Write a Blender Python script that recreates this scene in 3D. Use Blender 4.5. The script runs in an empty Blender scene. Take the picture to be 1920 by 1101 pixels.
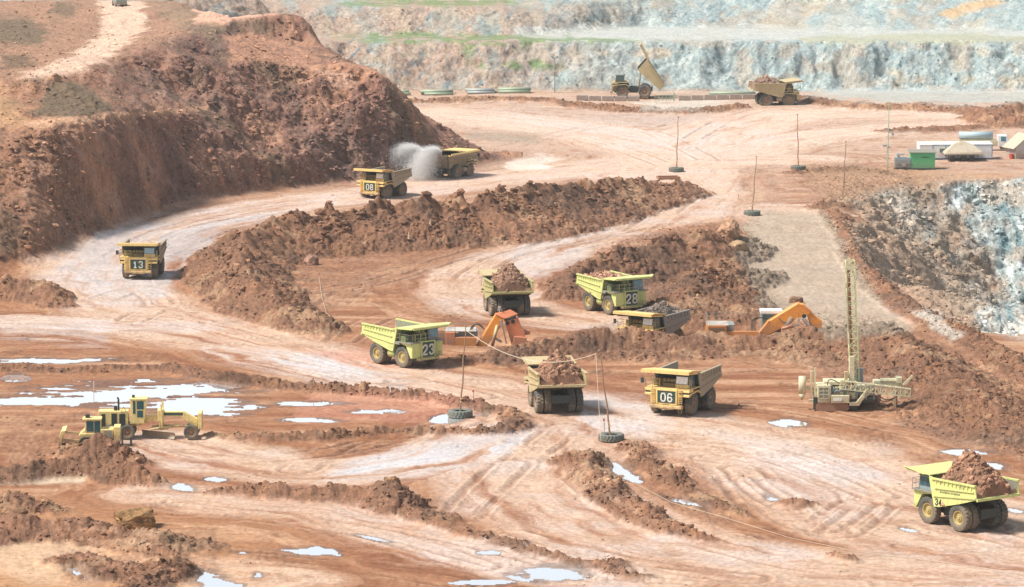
import bpy, bmesh, math, random
import numpy as np
from mathutils import Vector, Matrix, geometry, noise as mnoise

random.seed(7); RNG = np.random.default_rng(11)
R = math.radians
scene = bpy.context.scene
C = scene.collection

# ---------------------------------------------------------------- camera, sky, sun, exposure
FPX, CX, CY, HC, YH = 6800.0, 960.0, 550.5, 70.0, -390.0     # photo is 1920 x 1101
TH = math.atan((CY - YH) / FPX)
cam = bpy.data.cameras.new('camera'); cam_o = bpy.data.objects.new('camera', cam); C.objects.link(cam_o)
cam.sensor_width = 36.0; cam.lens = 36.0 * FPX / 1920.0
cam.clip_start = 1.0; cam.clip_end = 9000.0
cam_o.location = (0, 0, HC); cam_o.rotation_euler = (R(90) - TH, 0, 0)
scene.camera = cam_o

SUN_EL, SUN_AZ = R(54), R(-104)          # azimuth from +Y, clockwise; light comes from the left
world = bpy.data.worlds.new('World'); scene.world = world; world.use_nodes = True
wn = world.node_tree.nodes; wl = world.node_tree.links
sky = wn.new('ShaderNodeTexSky'); sky.sky_type = 'NISHITA'; sky.sun_disc = False
sky.sun_elevation = SUN_EL; sky.sun_rotation = SUN_AZ
sky.air_density = 1.0; sky.dust_density = 4.0; sky.ozone_density = 1.0; sky.altitude = 50
cl = wn.new('ShaderNodeTexNoise'); cl.inputs['Scale'].default_value = 3; cl.inputs['Detail'].default_value = 5
cr = wn.new('ShaderNodeMapRange'); cr.inputs[1].default_value = .35; cr.inputs[2].default_value = .6; cr.inputs[3].default_value = .6; cr.inputs[4].default_value = .9
tcw = wn.new('ShaderNodeTexCoord'); sxw = wn.new('ShaderNodeSeparateXYZ'); wl.new(tcw.outputs['Generated'], sxw.inputs[0])
el = wn.new('ShaderNodeMapRange'); el.inputs[1].default_value = .14; el.inputs[2].default_value = .36; wl.new(sxw.outputs[2], el.inputs[0])
cc_ = wn.new('ShaderNodeMix'); cc_.data_type = 'RGBA'; cc_.inputs[6].default_value = (6.0, 6.2, 6.4, 1); cc_.inputs[7].default_value = (1.3, 1.6, 1.9, 1)   # thin bright cloud, whitest low down
wl.new(el.outputs[0], cc_.inputs[0])
cm = wn.new('ShaderNodeMix'); cm.data_type = 'RGBA'; wl.new(cl.outputs['Fac'], cr.inputs[0])
wl.new(cr.outputs[0], cm.inputs[0]); wl.new(sky.outputs[0], cm.inputs[6]); wl.new(cc_.outputs[2], cm.inputs[7]); wl.new(cm.outputs[2], wn['Background'].inputs[0]); wn['Background'].inputs[1].default_value = 0.15
sun = bpy.data.lights.new('sun', 'SUN'); sun.energy = 4.9; sun.angle = R(14); sun.color = (1.0, 0.94, 0.86)
sun_o = bpy.data.objects.new('sun', sun); C.objects.link(sun_o)
sd = Vector((math.sin(SUN_AZ) * math.cos(SUN_EL), math.cos(SUN_AZ) * math.cos(SUN_EL), math.sin(SUN_EL)))
sun_o.rotation_euler = sd.to_track_quat('Z', 'Y').to_euler(); sun_o.location = sd * 400
scene.view_settings.view_transform = 'Standard'; scene.view_settings.look = 'None'
scene.view_settings.gamma = 1.0; scene.view_settings.exposure = 0.48
scene.cycles.transparent_max_bounces = 24
scene.cycles.max_bounces = 14; scene.cycles.diffuse_bounces = 12; scene.cycles.transmission_bounces = 12; scene.cycles.volume_bounces = 1

# ---------------------------------------------------------------- picture <-> world
cT, sT = math.cos(TH), math.sin(TH)
def ray(px, py):
    r = (px - CX) / FPX; u = -(py - CY) / FPX
    return r, cT + u * sT, -sT + u * cT
def P(px, py, z=0.0):                    # point at height z seen at a photo pixel
    dx, dy, dz = ray(px, py); t = (z - HC) / dz
    return Vector((dx * t, dy * t, z))
def PY(px, py, Y):                       # point at depth Y seen at a photo pixel
    dx, dy, dz = ray(px, py); t = Y / dy
    return Vector((dx * t, Y, HC + dz * t))
def img(x, y, z):
    zz = z - HC; f = y * cT - zz * sT; u = y * sT + zz * cT
    return CX + FPX * x / f, CY - FPX * u / f

# ---------------------------------------------------------------- numeric noise
def _h(ix, iy, s):
    n = (ix.astype(np.int64) * 374761393 + iy.astype(np.int64) * 668265263 + s * 974634777) & 0xFFFFFFFF
    n = ((n ^ (n >> 13)) * 1274126177) & 0xFFFFFFFF
    n = (n ^ (n >> 16)) & 0xFFFFFF
    return (n / float(0xFFFFFF)).astype(np.float32)
def vn(x, y, s=0):
    ix = np.floor(x); iy = np.floor(y); fx = (x - ix).astype(np.float32); fy = (y - iy).astype(np.float32)
    fx = fx * fx * (3 - 2 * fx); fy = fy * fy * (3 - 2 * fy)
    a = _h(ix, iy, s); b = _h(ix + 1, iy, s); c = _h(ix, iy + 1, s); d = _h(ix + 1, iy + 1, s)
    return (a + (b - a) * fx) * (1 - fy) + (c + (d - c) * fx) * fy
def fbm(x, y, f, o=4, s=0, g=0.5):       # about -1..1
    t = 0; a = 1.0; n = 0
    for k in range(o):
        t = t + a * (vn(x * f + 17.3 * k, y * f - 9.1 * k, s + k) * 2 - 1); n += a; a *= g; f *= 2.03
    return t / n
def lumps(x, y, cell, s=0):              # rounded clods, 0..1
    gx = x / cell; gy = y / cell; ix = np.floor(gx); iy = np.floor(gy)
    best = np.zeros_like(gx, dtype=np.float32)
    for dx in (-1, 0, 1):
        for dy in (-1, 0, 1):
            jx = ix + dx; jy = iy + dy
            px = jx + 0.2 + 0.6 * _h(jx, jy, s); py = jy + 0.2 + 0.6 * _h(jx, jy, s + 5)
            r = 0.25 + 0.45 * _h(jx, jy, s + 9)
            d2 = ((gx - px) ** 2 + (gy - py) ** 2) / (r * r)
            v = (np.sqrt(np.clip(1 - d2, 0, 1)) * r * 1.4).astype(np.float32)
            best = np.maximum(best, v)
    return best
def sstep(a, b, x):
    t = np.clip((x - a) / (b - a), 0, 1); return t * t * (3 - 2 * t)

# ---------------------------------------------------------------- control lines of the terrain (photo px, py, depth Y)
HILL = [
 [(-200,560,500),(0,505,532),(90,492,541),(150,455,563),(210,425,584),(300,392,609),(400,372,625),(500,360,635),(600,350,643),(740,338,654),(860,322,669),(950,306,684)],
 [(-200,330,545),(0,300,560),(60,330,560),(120,330,567),(200,300,586),(300,300,615)],
 [(-200,430,525),(0,400,545),(60,420,547)],
 [(-200,255,570),(0,240,575),(60,235,575),(150,225,585),(230,215,600),(300,208,622),(360,200,640)],
 [(-200,190,595),(30,165,605),(100,140,612),(160,130,622),(230,110,640),(300,92,655),(350,70,668),(400,45,690)],
 [(-200,140,620),(0,120,640),(100,110,640),(250,50,742),(320,60,705),(370,30,730)],
 [(0,60,720),(100,60,725),(0,0,830),(200,0,837),(340,0,800)],
 [(380,120,652),(400,110,655),(450,125,662),(550,130,668),(590,145,668),(640,150,667)],
 [(430,70,690),(520,90,700),(590,105,690)],
 [(530,75,715),(600,92,712)],
 [(380,15,760),(450,30,730),(520,20,722),(560,18,722),(600,60,715),(640,105,700)],
 [(640,108,680),(700,120,668),(740,165,662),(790,215,674),(850,255,685),(900,280,690)],
 [(395,240,636),(420,250,642),(480,245,650),(560,215,660)],
 [(480,300,640),(400,310,630),(600,250,652),(650,300,650),(690,240,655)],
 [(700,300,652),(780,280,663),(840,290,671)],
]
FARW = [
 [(500,178,838),(640,175,842),(800,172,844),(1000,171,845),(1150,172,845),(1300,172,845),(1450,170,848),(1600,168,850),(1750,170,848),(1920,172,845),(2300,172,845)],
 [(500,77,858),(640,78,856),(800,77,857),(950,76,857),(1100,77,857),(1250,78,858),(1400,77,859),(1600,78,857),(1800,76,857),(1920,78,856),(2300,78,856)],
 [(500,66,873),(640,67,872),(800,68,872),(950,69,871),(1050,66,875),(1120,58,890),(1200,52,903),(1500,53,903),(1700,56,898),(1920,58,895),(2300,58,895)],
 [(500,14,884),(640,13,884),(800,12,885),(950,14,884),(1020,20,884)],
 [(500,4,902),(640,2,904),(800,2,905),(950,4,903)],
 [(1060,30,890),(1110,0,900),(1300,0,925),(1600,0,927),(1920,0,925),(2300,0,925)],
]
PIT = [
 [(1555,372,0),(1620,348,0),(1700,336,0),(1800,329,0),(1920,326,0),(2300,326,0)],
 [(1560,395,0),(1590,440,0),(1610,490,0),(1650,540,0),(1720,580,0),(1800,620,0),(1870,655,0),(1930,695,0),(2070,760,0),(2300,900,0)],
]
PITI = [(1620,400,610),(1650,430,605),(1700,400,638),(1800,400,652),(1800,500,635),(1850,600,620),(1880,640,610),(1920,680,591),
 (1920,450,645),(1920,560,632),(1700,480,605),(1750,540,600),(1800,600,598),(1830,640,595),(1700,540,576),(1750,590,566),(1850,650,580),
 (2300,680,591),(2300,560,632),(2300,450,645),(1900,640,604)]
WORLD = [(-5,706,0),(-20,726,0),(-32,745,0),(-37,772,0),(-40,800,0),(-42,825,0),(20,700,0),(40,760,0),(0,800,0),(-20,835,0),(30,835,0),
 (0,650,0),(0,600,0),(-30,560,0),(30,600,0),(60,600,0),(-40,500,0),(30,500,0),(55,450,0),(60,400,0),(0,400,0),(-50,400,0),(-80,450,0),(0,340,0),(-60,340,0),(60,340,0),
 (100,700,0),(60,760,0),(110,790,0),(150,720,0),(70,690,0),(90,740,0),
 (-300,150,0),(300,150,0),(0,20,0),(-600,30,5),(600,30,5),(-300,600,18),(-500,600,20),(-300,450,6),(-300,300,0),(-300,800,24),(-160,900,26),(-100,880,24),(-60,870,22),
 (-900,900,30),(900,900,25),(300,870,25),(-900,3400,60),(900,3400,60),(0,3400,60),(3000,3400,60),(-3000,3400,60),(-4000,600,30),(4000,600,30),(-2500,20,10),(2500,20,10),
 (0,960,38),(100,960,45),(-100,960,38),(200,960,45),(300,960,45),(0,1100,52),(200,1100,60),(-300,1100,52),(500,1200,60),(300,450,0),(300,600,-3),(260,560,-23),(120,380,0),(200,330,0)]
pts = []
def addline(L, mode):
    V = [PY(*p) if mode == 'Y' else P(*p) for p in L]
    for a, b in zip(V, V[1:]):
        n = max(1, int((b - a).length / 6)); 
        for k in range(n): pts.append(a.lerp(b, k / n))
    pts.append(V[-1])
for L in HILL: addline(L, 'Y')
for L in FARW: addline(L, 'Y')
for L in PIT: addline(L, 'Z')
for p in PITI: pts.append(PY(*p))
for p in WORLD: pts.append(Vector(p))
tv, te, tf, tov, _, _ = geometry.delaunay_2d_cdt([Vector((p.x, p.y)) for p in pts], [], [], 0, 0.05)
tz = [pts[o[0]].z if o else 0.0 for o in tov]
TV = np.array([(v.x, v.y, z) for v, z in zip(tv, tz)])
def tin_raster(xs, ys):
    Z = np.zeros((len(ys), len(xs)))
    for f in tf:
        a, b, c = TV[f[0]], TV[f[1]], TV[f[2]]
        i0 = np.searchsorted(xs, min(a[0], b[0], c[0]) - 1e-6); i1 = np.searchsorted(xs, max(a[0], b[0], c[0]) + 1e-6)
        j0 = np.searchsorted(ys, min(a[1], b[1], c[1]) - 1e-6); j1 = np.searchsorted(ys, max(a[1], b[1], c[1]) + 1e-6)
        if i1 <= i0 or j1 <= j0: continue
        X, Y = np.meshgrid(xs[i0:i1], ys[j0:j1])
        d = (b[1]-c[1])*(a[0]-c[0]) + (c[0]-b[0])*(a[1]-c[1])
        if abs(d) < 1e-9: continue
        w0 = ((b[1]-c[1])*(X-c[0]) + (c[0]-b[0])*(Y-c[1])) / d
        w1 = ((c[1]-a[1])*(X-c[0]) + (a[0]-c[0])*(Y-c[1])) / d
        w2 = 1 - w0 - w1
        m = (w0 >= -1e-6) & (w1 >= -1e-6) & (w2 >= -1e-6)
        Z[j0:j1, i0:i1][m] = (w0*a[2] + w1*b[2] + w2*c[2])[m]
    return Z
def blur(Z, n):
    for _ in range(n):
        Q = np.pad(Z, 1, mode='edge'); Z = (Q[:-2,1:-1] + Q[2:,1:-1] + 2*Q[1:-1,1:-1]) / 4
        Q = np.pad(Z, 1, mode='edge'); Z = (Q[1:-1,:-2] + Q[1:-1,2:] + 2*Q[1:-1,1:-1]) / 4
    return Z
FX = np.arange(-200, 200.1, 1.25); FY = np.arange(320, 1000.1, 1.25)
FZ = blur(tin_raster(FX, FY), 3)
GX = np.concatenate([-np.geomspace(2900, 205, 40), np.arange(-200, 201, 10), np.geomspace(205, 2900, 40)])
GY = np.concatenate([np.arange(25, 1000, 20), np.geomspace(1000, 3300, 30)])
GZ = tin_raster(GX, GY)
def bil(xs, ys, Z, x, y):
    i = np.clip(np.searchsorted(xs, x) - 1, 0, len(xs) - 2); j = np.clip(np.searchsorted(ys, y) - 1, 0, len(ys) - 2)
    a = np.clip((x - xs[i]) / (xs[i+1] - xs[i]), 0, 1); b = np.clip((y - ys[j]) / (ys[j+1] - ys[j]), 0, 1)
    return (Z[j, i]*(1-a) + Z[j, i+1]*a)*(1-b) + (Z[j+1, i]*(1-a) + Z[j+1, i+1]*a)*b
def base_h(x, y):
    inside = (x > -199) & (x < 199) & (y > 321) & (y < 999)
    w = np.minimum(np.minimum(np.clip((199 - np.abs(x)) / 15, 0, 1), np.clip((y - 321) / 15, 0, 1)), np.clip((999 - y) / 15, 0, 1))
    return bil(FX, FY, FZ, x, y) * w + bil(GX, GY, GZ, x, y) * (1 - w)
# ---------------------------------------------------------------- earth banks: (px, py of the crest, height m, half width m)
BANKS = [
 ('central', [(1290,338,2.5,5),(1200,330,5,8),(1100,332,6.5,11),(1000,346,7,13.5),(900,356,7.4,15),(800,364,7.2,15),(700,378,6.7,14),(620,388,6.5,12),(540,398,6,11),(475,418,5.5,10),(442,445,5,9),(450,480,4.5,8.5),(485,525,3.8,7.5),(535,566,2.8,6),(600,604,1.6,4.5)]),
 ('right', [(1050,545,1.2,4),(1100,490,3.5,7),(1180,452,5,9),(1280,432,5.5,10),(1350,424,5,8),(1395,432,3.5,6)]),
 ('right', [(1370,480,3.5,8),(1330,500,4,9),(1290,545,3,8),(1240,580,2,6),(1370,545,2.5,7),(1400,575,1.5,5)]),
 ('middle', [(870,668,.6,3),(910,657,1.5,3.5),(960,645,2.4,5),(1050,630,2.2,4),(1140,608,3.2,4),(1200,612,3.0,4),(1280,625,2.2,4),(1340,622,2.2,4),(1420,618,2.4,4),(1500,608,3,5),(1580,592,4.2,7),(1640,600,4,8),(1700,640,3,8),(1780,690,3,8),(1850,730,2.5,8),(1900,790,2,7)]),
 ('middle', [(1550,660,1.5,5),(1500,650,1.2,5),(1400,655,0.8,5),(1250,660,0.8,5),(1100,662,0.7,4)]),
 ('left', [(-60,684,1,2),(0,683,1,2),(150,683,1,2),(300,680,1,2),(420,694,1.3,2.2),(520,713,1.1,2),(600,718,1.1,2.2),(700,726,1,2),(800,737,1,2),(900,752,1,2.2),(960,766,1.1,2.4),(978,783,1.1,2.2),(940,797,1,2),(880,800,.9,1.8),(800,800,.8,1.6),(700,802,.8,1.6),(600,803,1.2,2),(540,806,1.2,2),(430,812,.8,1.6),(390,810,.6,1.4)]),
 ('verge', [(-80,520,3,7),(0,515,3.2,7),(60,520,3.2,6),(95,545,2.2,4)]),
 ('nearleft', [(-60,868,1.80,3.77),(0,868,1.80,3.77),(80,858,1.80,3.77),(170,862,1.80,3.48),(230,880,1.50,2.90)]),
 ('nearleft', [(-60,918,1.95,3.48),(0,918,2.10,3.48),(50,925,1.80,3.19),(100,940,1.05,2.32)]),
 ('nearleft', [(-60,965,2.25,4.35),(0,962,2.55,4.35),(80,965,2.25,4.35),(170,972,1.80,3.77),(250,985,1.95,3.77),(330,1000,1.80,3.19),(400,1010,0.90,2.03)]),
 ('nearleft', [(110,1040,0.90,2.32),(160,1030,1.05,2.32),(230,1060,1.35,3.19),(290,1050,1.50,3.48),(335,1050,1.20,2.32),(250,1090,1.35,2.90)]),
 ('frontmid', [(430,915,0.62,1.68),(470,895,1.62,2.52),(510,900,1.75,2.80),(580,905,1.62,2.52),(650,912,1.50,2.52),(700,908,1.88,2.80),(745,905,2.75,3.64),(770,935,1.38,2.52),(830,968,1.00,1.82),(880,985,0.88,1.68),(950,1010,0.75,1.68),(1040,1035,0.75,1.68),(1120,1052,0.62,1.54),(1220,1068,0.62,1.54)]),
 ('frontright', [(1060,850,1.25,2.52),(1100,848,1.38,2.80),(1115,875,1.50,2.80),(1145,910,1.50,2.80),(1200,948,1.38,2.80),(1260,978,1.12,2.38),(1330,1003,0.62,1.68)]),
 ('frontright2', [(1180,828,1.00,2.10),(1215,832,0.88,2.10),(1200,855,1.00,2.24),(1240,870,1.00,2.24),(1275,893,1.00,2.38),(1240,885,1.00,2.10),(1320,925,0.75,1.68),(1400,960,0.50,1.54)]),
 ('far', [(760,185,1.0,4),(850,182,1.2,4),(950,184,.9,4),(1040,186,.8,4),(1090,192,1.2,5),(1180,200,1.2,5),(1280,200,1.5,5),(1380,196,1.2,5)]),
 ('far', [(1500,182,1.3,5),(1600,192,1.5,5),(1700,194,1.6,5),(1800,198,1.6,6),(1850,200,2,7)]),
 ('far', [(1860,200,3,8),(1890,188,5,10),(1930,176,6,12),(2050,176,6,12)]),
 ('far', [(1660,242,.8,4),(1780,236,1,5),(1920,229,1,5),(2050,226,1,5)]),
 ('rim', [(1492,318,.9,3),(1540,312,1.1,4),(1600,312,1,4),(1650,318,.8,4)]),
 ('rim', [(1560,388,1.2,3),(1590,430,1.3,3.2),(1612,480,1.3,3.2),(1655,530,1.4,3.5),(1720,574,1.4,3.5),(1800,612,1.4,3.5),(1870,648,1.4,3.5),(1930,688,1.4,3.5),(2070,750,1.4,3.5)]),
 ('rim', [(1530,380,1.2,3),(1555,372,1.4,3),(1590,375,1,2.5)]),
]
HEAPS = [('brown dirt heap in front of the yellow dozer', [(135,825,1.8,2.4),(175,815,3.0,3.4),(215,832,2.2,3),(250,850,1.2,2.2)]),
 ('clumpy dark brown dirt heap nearer than the dozer, beside the pale strip', [(215,880,1.6,2.2),(245,862,2.3,3),(290,888,1.2,2.2)]),
 ('small low round dirt heap beside the wheel rut puddles at lower right', [(1470,935,.8,1.4),(1500,932,1.1,1.8),(1520,938,.7,1.2)]),
 ('tiny dirt heap near the bottom edge at right', [(1560,1038,.5,1.1),(1590,1040,.7,1.3)]),
]
RUB = [  # rough ground in photo px: polygon, roughness 0..1, colour mix
 ([(1400,600),(1600,590),(1760,640),(1920,700),(2000,900),(1900,850),(1760,830),(1640,770),(1540,700),(1400,660)], .75),
 ([(560,480),(700,440),(860,450),(860,480),(700,540),(620,590),(560,560)], .35),
 ([(1100,500),(1180,440),(1400,415),(1420,560),(1380,610),(1200,600)], .8),
 ([(1480,330),(1520,308),(1700,312),(1760,330),(1640,360),(1560,400),(1530,370)], .6),
 ([(1160,830),(1260,840),(1420,960),(1330,1000),(1240,940)], .35),
 ([(0,770),(100,790),(180,860),(0,880)], .3),
 ([(100,1020),(400,1000),(420,1080),(150,1101)], .3),
 ([(860,640),(1400,610),(1450,660),(1000,680)], .4),
 ([(1560,390),(1620,360),(1720,560),(1920,700),(2000,780),(1860,760),(1700,620),(1600,500)], .5),
]
NC, NR = 1060, 1560
up = np.concatenate([-np.geomspace(2.2, 0.156, 30), np.linspace(-1010, 1010, NC) / FPX, np.geomspace(0.156, 2.2, 30)])
Yr = np.concatenate([np.geomspace(40, 300, 24), np.linspace(306, 538, 640), np.linspace(538.3, 698, 640), np.linspace(698.7, 837, 180), np.linspace(837.3, 932, 310), np.geomspace(945, 3200, 24)])
NCC, NRR = len(up), len(Yr)
YY, UU = np.meshgrid(Yr, up, indexing='ij'); XX = (UU * YY).ravel(); YY = YY.ravel()
b0 = base_h(XX, YY)
px0, py0 = img(XX, YY, b0)
# region weights
w_hill = sstep(0.4, 2.5, b0) * (XX < 2) * (YY < 835) * 1.0
w_far = sstep(838, 850, YY) * 1.0
w_pit = sstep(0.3, 1.5, -b0)
flat = np.clip(1 - w_hill - w_far - w_pit, 0, 1)
# gullies and bulges: look the height up at a shifted place
g1 = fbm(XX, YY, 1/14., 4, 3); g2 = fbm(XX, YY, 1/3.4, 3, 8); g3 = fbm(XX, YY * .35, 1/7., 3, 21)
g4 = fbm(XX, YY, 1/22., 3, 31)
rill = np.abs(fbm(XX, YY * .2, 1/5., 3, 35))
g5 = fbm(XX, YY, 1/7.5, 4, 37, .65)
wy = w_hill * (g1 * 7 + g5 * 4 + g2 * 1.8 + rill * 2.0) + w_far * (g3 * 2.6 + g1 * 4 + g2 * 1.6) + w_pit * (g1 * 9 + g2 * 3.2 + rill * 2)
wx = w_hill * (g4 * 4 + g2 * 1.0) + w_pit * g4 * 8
near_edge = sstep(0.0, 1.6, np.abs(b0))
Z = base_h(XX + wx * near_edge, YY + wy * near_edge)
del g3, g4
w_hill = np.maximum(w_hill, sstep(.3, 2.0, Z) * (XX < 2) * (YY < 835)); w_pit = np.maximum(w_pit, sstep(.3, 1.5, -Z)); w_far = np.maximum(w_far, sstep(.4, 2, Z) * (YY >= 828)); flat = np.clip(1 - w_hill - w_far - w_pit, 0, 1)
def seg_field(xs, ys, V, Hh, W):
    best = np.zeros(len(xs), dtype=np.float32)
    for k in range(len(V) - 1):
        ax, ay = V[k]; bx, by = V[k+1]; m = max(W[k], W[k+1]) + 2
        sel = np.where((xs > min(ax, bx) - m) & (xs < max(ax, bx) + m) & (ys > min(ay, by) - m) & (ys < max(ay, by) + m))[0]
        if not len(sel): continue
        X = xs[sel]; Y = ys[sel]; dx, dy = bx - ax, by - ay
        t = np.clip(((X - ax) * dx + (Y - ay) * dy) / (dx*dx + dy*dy + 1e-9), 0, 1)
        d = np.hypot(X - ax - t*dx, Y - ay - t*dy); h = Hh[k] + (Hh[k+1] - Hh[k]) * t; w = W[k] + (W[k+1] - W[k]) * t
        q = np.clip(1 - d / w, 0, 1); v = h * (q * .92 + 0.08 * q * q)
        best[sel] = np.maximum(best[sel], v)
    return best
jx = XX + fbm(XX, YY, 1/5., 4, 41) * 2.2 ; jy = YY + fbm(XX, YY, 1/5., 4, 47) * 2.6
bank = np.zeros(len(XX), dtype=np.float32); bid = np.full(len(XX), -1, dtype=np.int32)
ALLB = BANKS + HEAPS
for i, (nm, L) in enumerate(ALLB):
    V = [P(a, b, h) for a, b, h, w in L]; s = 1.0 if max(w for *_, w in L) > 3.5 else 0.35
    f = seg_field(XX + (jx - XX) * s, YY + (jy - YY) * s, [(v.x, v.y) for v in V], [q[2] for q in L], [q[3] for q in L])
    if nm != 'x': m = f > bank; bank = np.where(m, f, bank); bid = np.where(m & (f > 0.16), i, bid)
bank = bank * (0.86 + 0.3 * fbm(XX, YY, 1/2.2, 3, 51)) 
def in_poly(px, py, poly, feather):
    n = len(poly); x0 = min(p[0] for p in poly) - feather; x1 = max(p[0] for p in poly) + feather
    y0 = min(p[1] for p in poly) - feather; y1 = max(p[1] for p in poly) + feather
    out = np.zeros(len(px), dtype=np.float32)
    sel = np.where((px > x0) & (px < x1) & (py > y0) & (py < y1))[0]
    if not len(sel): return out
    X = px[sel]; Y = py[sel]; ins = np.zeros(len(sel), bool); dmin = np.full(len(sel), 1e9)
    for k in range(n):
        ax, ay = poly[k]; bx, by = poly[(k+1) % n]
        c = ((ay > Y) != (by > Y)) & (X < (bx - ax) * (Y - ay) / ((by - ay) if by != ay else 1e-9) + ax); ins ^= c
        dx, dy = bx - ax, by - ay; t = np.clip(((X-ax)*dx + (Y-ay)*dy) / (dx*dx+dy*dy+1e-9), 0, 1)
        dmin = np.minimum(dmin, np.hypot(X-ax-t*dx, Y-ay-t*dy))
    sd_ = np.where(ins, dmin, -dmin); out[sel] = sstep(-feather, feather, sd_); return out
slope_ = np.abs(np.gradient(Z.reshape(NRR, NCC), axis=0) / np.maximum(np.gradient(Yr)[:, None], .01)).ravel()
px0, py0 = img(XX, YY, Z)
n_a = fbm(XX, YY, 1/6., 4, 61); n_b = fbm(XX, YY, 1/6., 4, 67)
qx = px0 + n_a * 34; qy = py0 + n_b * 11
rub = np.zeros(len(XX), dtype=np.float32)
for poly, a in RUB: rub = np.maximum(rub, a * in_poly(qx, qy, poly, 12))
on_bank = sstep(0.05, 0.5, bank)
rough = np.clip(np.maximum.reduce([on_bank, rub, w_hill * (.34 + .46 * sstep(.12, .6, slope_)), w_pit * .9, w_far * (.12 + .6 * sstep(.2, .7, slope_)) * near_edge]), 0, 1)
big = sstep(1.8, 4, bank)
wallish = np.clip(w_hill + w_pit + w_far, 0, 1)
patchy = sstep(-.35, .4, fbm(XX, YY, 1/9., 3, 87))
Z = Z + bank + rough * fbm(XX, YY, .33, 3, 90) * (.2 + .35 * big)
for cx_, cy_, r_, dp_ in ((18.4, 470, 9.5, 2.35), (-4.0, 464.5, 7.5, 2.2), (31.0, 472, 7.0, 1.0)): Z = Z - dp_ * (1 - sstep(.62, 1.0, np.hypot((XX - cx_), (YY - cy_)) / r_))
# push the surface out along its own normal: clods, blocks and broken faces
ZG = Z.reshape(NRR, NCC); zx = (np.gradient(ZG, axis=1) / np.gradient(up)[None, :] / Yr[:, None]); zy = np.gradient(ZG, axis=0) / np.gradient(Yr)[:, None] - zx * up[None, :]
nl = np.sqrt(zx**2 + zy**2 + 1); NX = (-zx / nl).ravel(); NY = (-zy / nl).ravel(); NZ = (1 / nl).ravel(); del ZG, zx, zy, nl
VB = (Z * 1.15 + YY * .45).astype(np.float32); VA = XX + Z * .25
L1 = lumps(VA, VB, 0.8, 71); L2 = lumps(VA + L1, VB, 1.7, 77); L3 = lumps(VA, VB, 4.0, 83)
f5 = fbm(VA + VB * .5, VB, 1/6.5, 4, 203, .6); f1 = fbm(VA, VB, .9, 4, 205, .72); fd = np.abs(fbm(VA + VB * .8, VB * .35, 1/2.2, 3, 209, .6))
disp = rough * (L1 * (.42 - .14 * big) * (.35 + .65 * patchy) + L2 * (.2 + .15 * big + .28 * wallish) * patchy ** 2 + L3 * .3 * wallish * patchy ** 2 + f1 * (.40 - .1 * big + .3 * wallish) + wallish * (f5 * 2.1 - fd * 1.4))
disp = disp * (.62 + .38 * np.clip(1 - big - w_hill, 0, 1))
disp = disp * (1 - .45 * w_far) * (1 - .2 * w_pit)
BX, BY = XX, YY
XX = BX + disp * NX; YY = BY + disp * NY; Z = Z + disp * NZ
# flat ground: low swells and small crumbs
crumb = sstep(.12, .5, fbm(XX, YY, 1/4.5, 5, 95, .6)) * flat
Z = Z + flat * (fbm(XX, YY, 1/9., 2, 97) * .08 + fbm(XX, YY, 1.1, 3, 99, .7) * .05) + crumb * L1 * .15

# ---------------------------------------------------------------- wheel tracks: (pixels of the road's centre line, half width m)
ROADS = [
 ([(1500,300),(1250,302),(1000,328),(850,348),(700,367),(550,385),(400,410),(260,440),(185,490),(220,560),(350,612),(500,652),(700,700),(900,738),(1050,762),(1250,800),(1500,850),(1700,930),(1920,985),(2050,1010)], 9),
 ([(1310,320),(1270,400),(1100,448),(950,490),(880,535),(950,580),(1100,602)], 8),
 ([(975,770),(850,850),(700,880),(500,880),(300,830)], 7),
 ([(1010,790),(1000,900),(1100,980),(1400,1058),(1920,1092),(2050,1100)], 9),
 ([(-50,605),(200,612),(400,645)], 6),
 ([(790,212),(1100,245),(1320,300)], 13),
 ([(2000,226),(1700,240),(1500,262),(1300,310)], 9),
 ([(1200,330),(1400,230),(1600,215),(2000,214)], 12),
 ([(1480,395),(1540,500),(1620,600)], 9),
 ([(-50,1000),(200,1062),(500,1090)], 7),
 ([(300,930),(600,960),(900,1040),(1200,1090)], 6),
 ([(1250,860),(1420,900),(1650,1000),(1920,1060)], 6),
]
rw = np.zeros(len(XX), dtype=np.float32); rt = YY.copy() * 1.0; rs = XX.copy() * 1.0; bd = np.full(len(XX), 1e9)
fx = XX + n_a * 1.6; fy = YY + n_b * 2.5
for i, (L, w) in enumerate(ROADS):
    V = [P(a, b) for a, b in L]
    W = []                            # smooth the line
    for k in range(len(V) - 1):
        a = V[max(k-1, 0)]; b = V[k]; c = V[k+1]; d = V[min(k+2, len(V)-1)]
        for q in range(4):
            t = q / 4; W.append(0.5 * ((2*b) + (c-a)*t + (2*a-5*b+4*c-d)*t*t + (3*b-a-3*c+d)*t**3))
    W.append(V[-1]); s0 = 1000. * i
    for k in range(len(W) - 1):
        ax, ay = W[k].x, W[k].y; bx, by = W[k+1].x, W[k+1].y; m = w * 2.2
        ln = math.hypot(bx - ax, by - ay) + 1e-9
        sel = np.where((XX > min(ax, bx) - m) & (XX < max(ax, bx) + m) & (YY > min(ay, by) - m) & (YY < max(ay, by) + m))[0]
        if len(sel):
            X = fx[sel]; Y = fy[sel]; dx, dy = bx - ax, by - ay
            t = np.clip(((X-ax)*dx + (Y-ay)*dy) / (ln*ln), 0, 1); d = np.hypot(X-ax-t*dx, Y-ay-t*dy)
            sg = np.sign((X-ax)*dy - (Y-ay)*dx); nd = d / w
            c = nd < bd[sel]; ss = sel[c]
            bd[ss] = nd[c]; rt[ss] = (d*sg)[c]; rs[ss] = s0 + t[c]*ln
        s0 += ln
rw = 1 - sstep(.75, 1.35, bd)
far_from = bd > 2.0
rt = np.where(far_from, YY, rt); rs = np.where(far_from, XX, rs)
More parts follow.
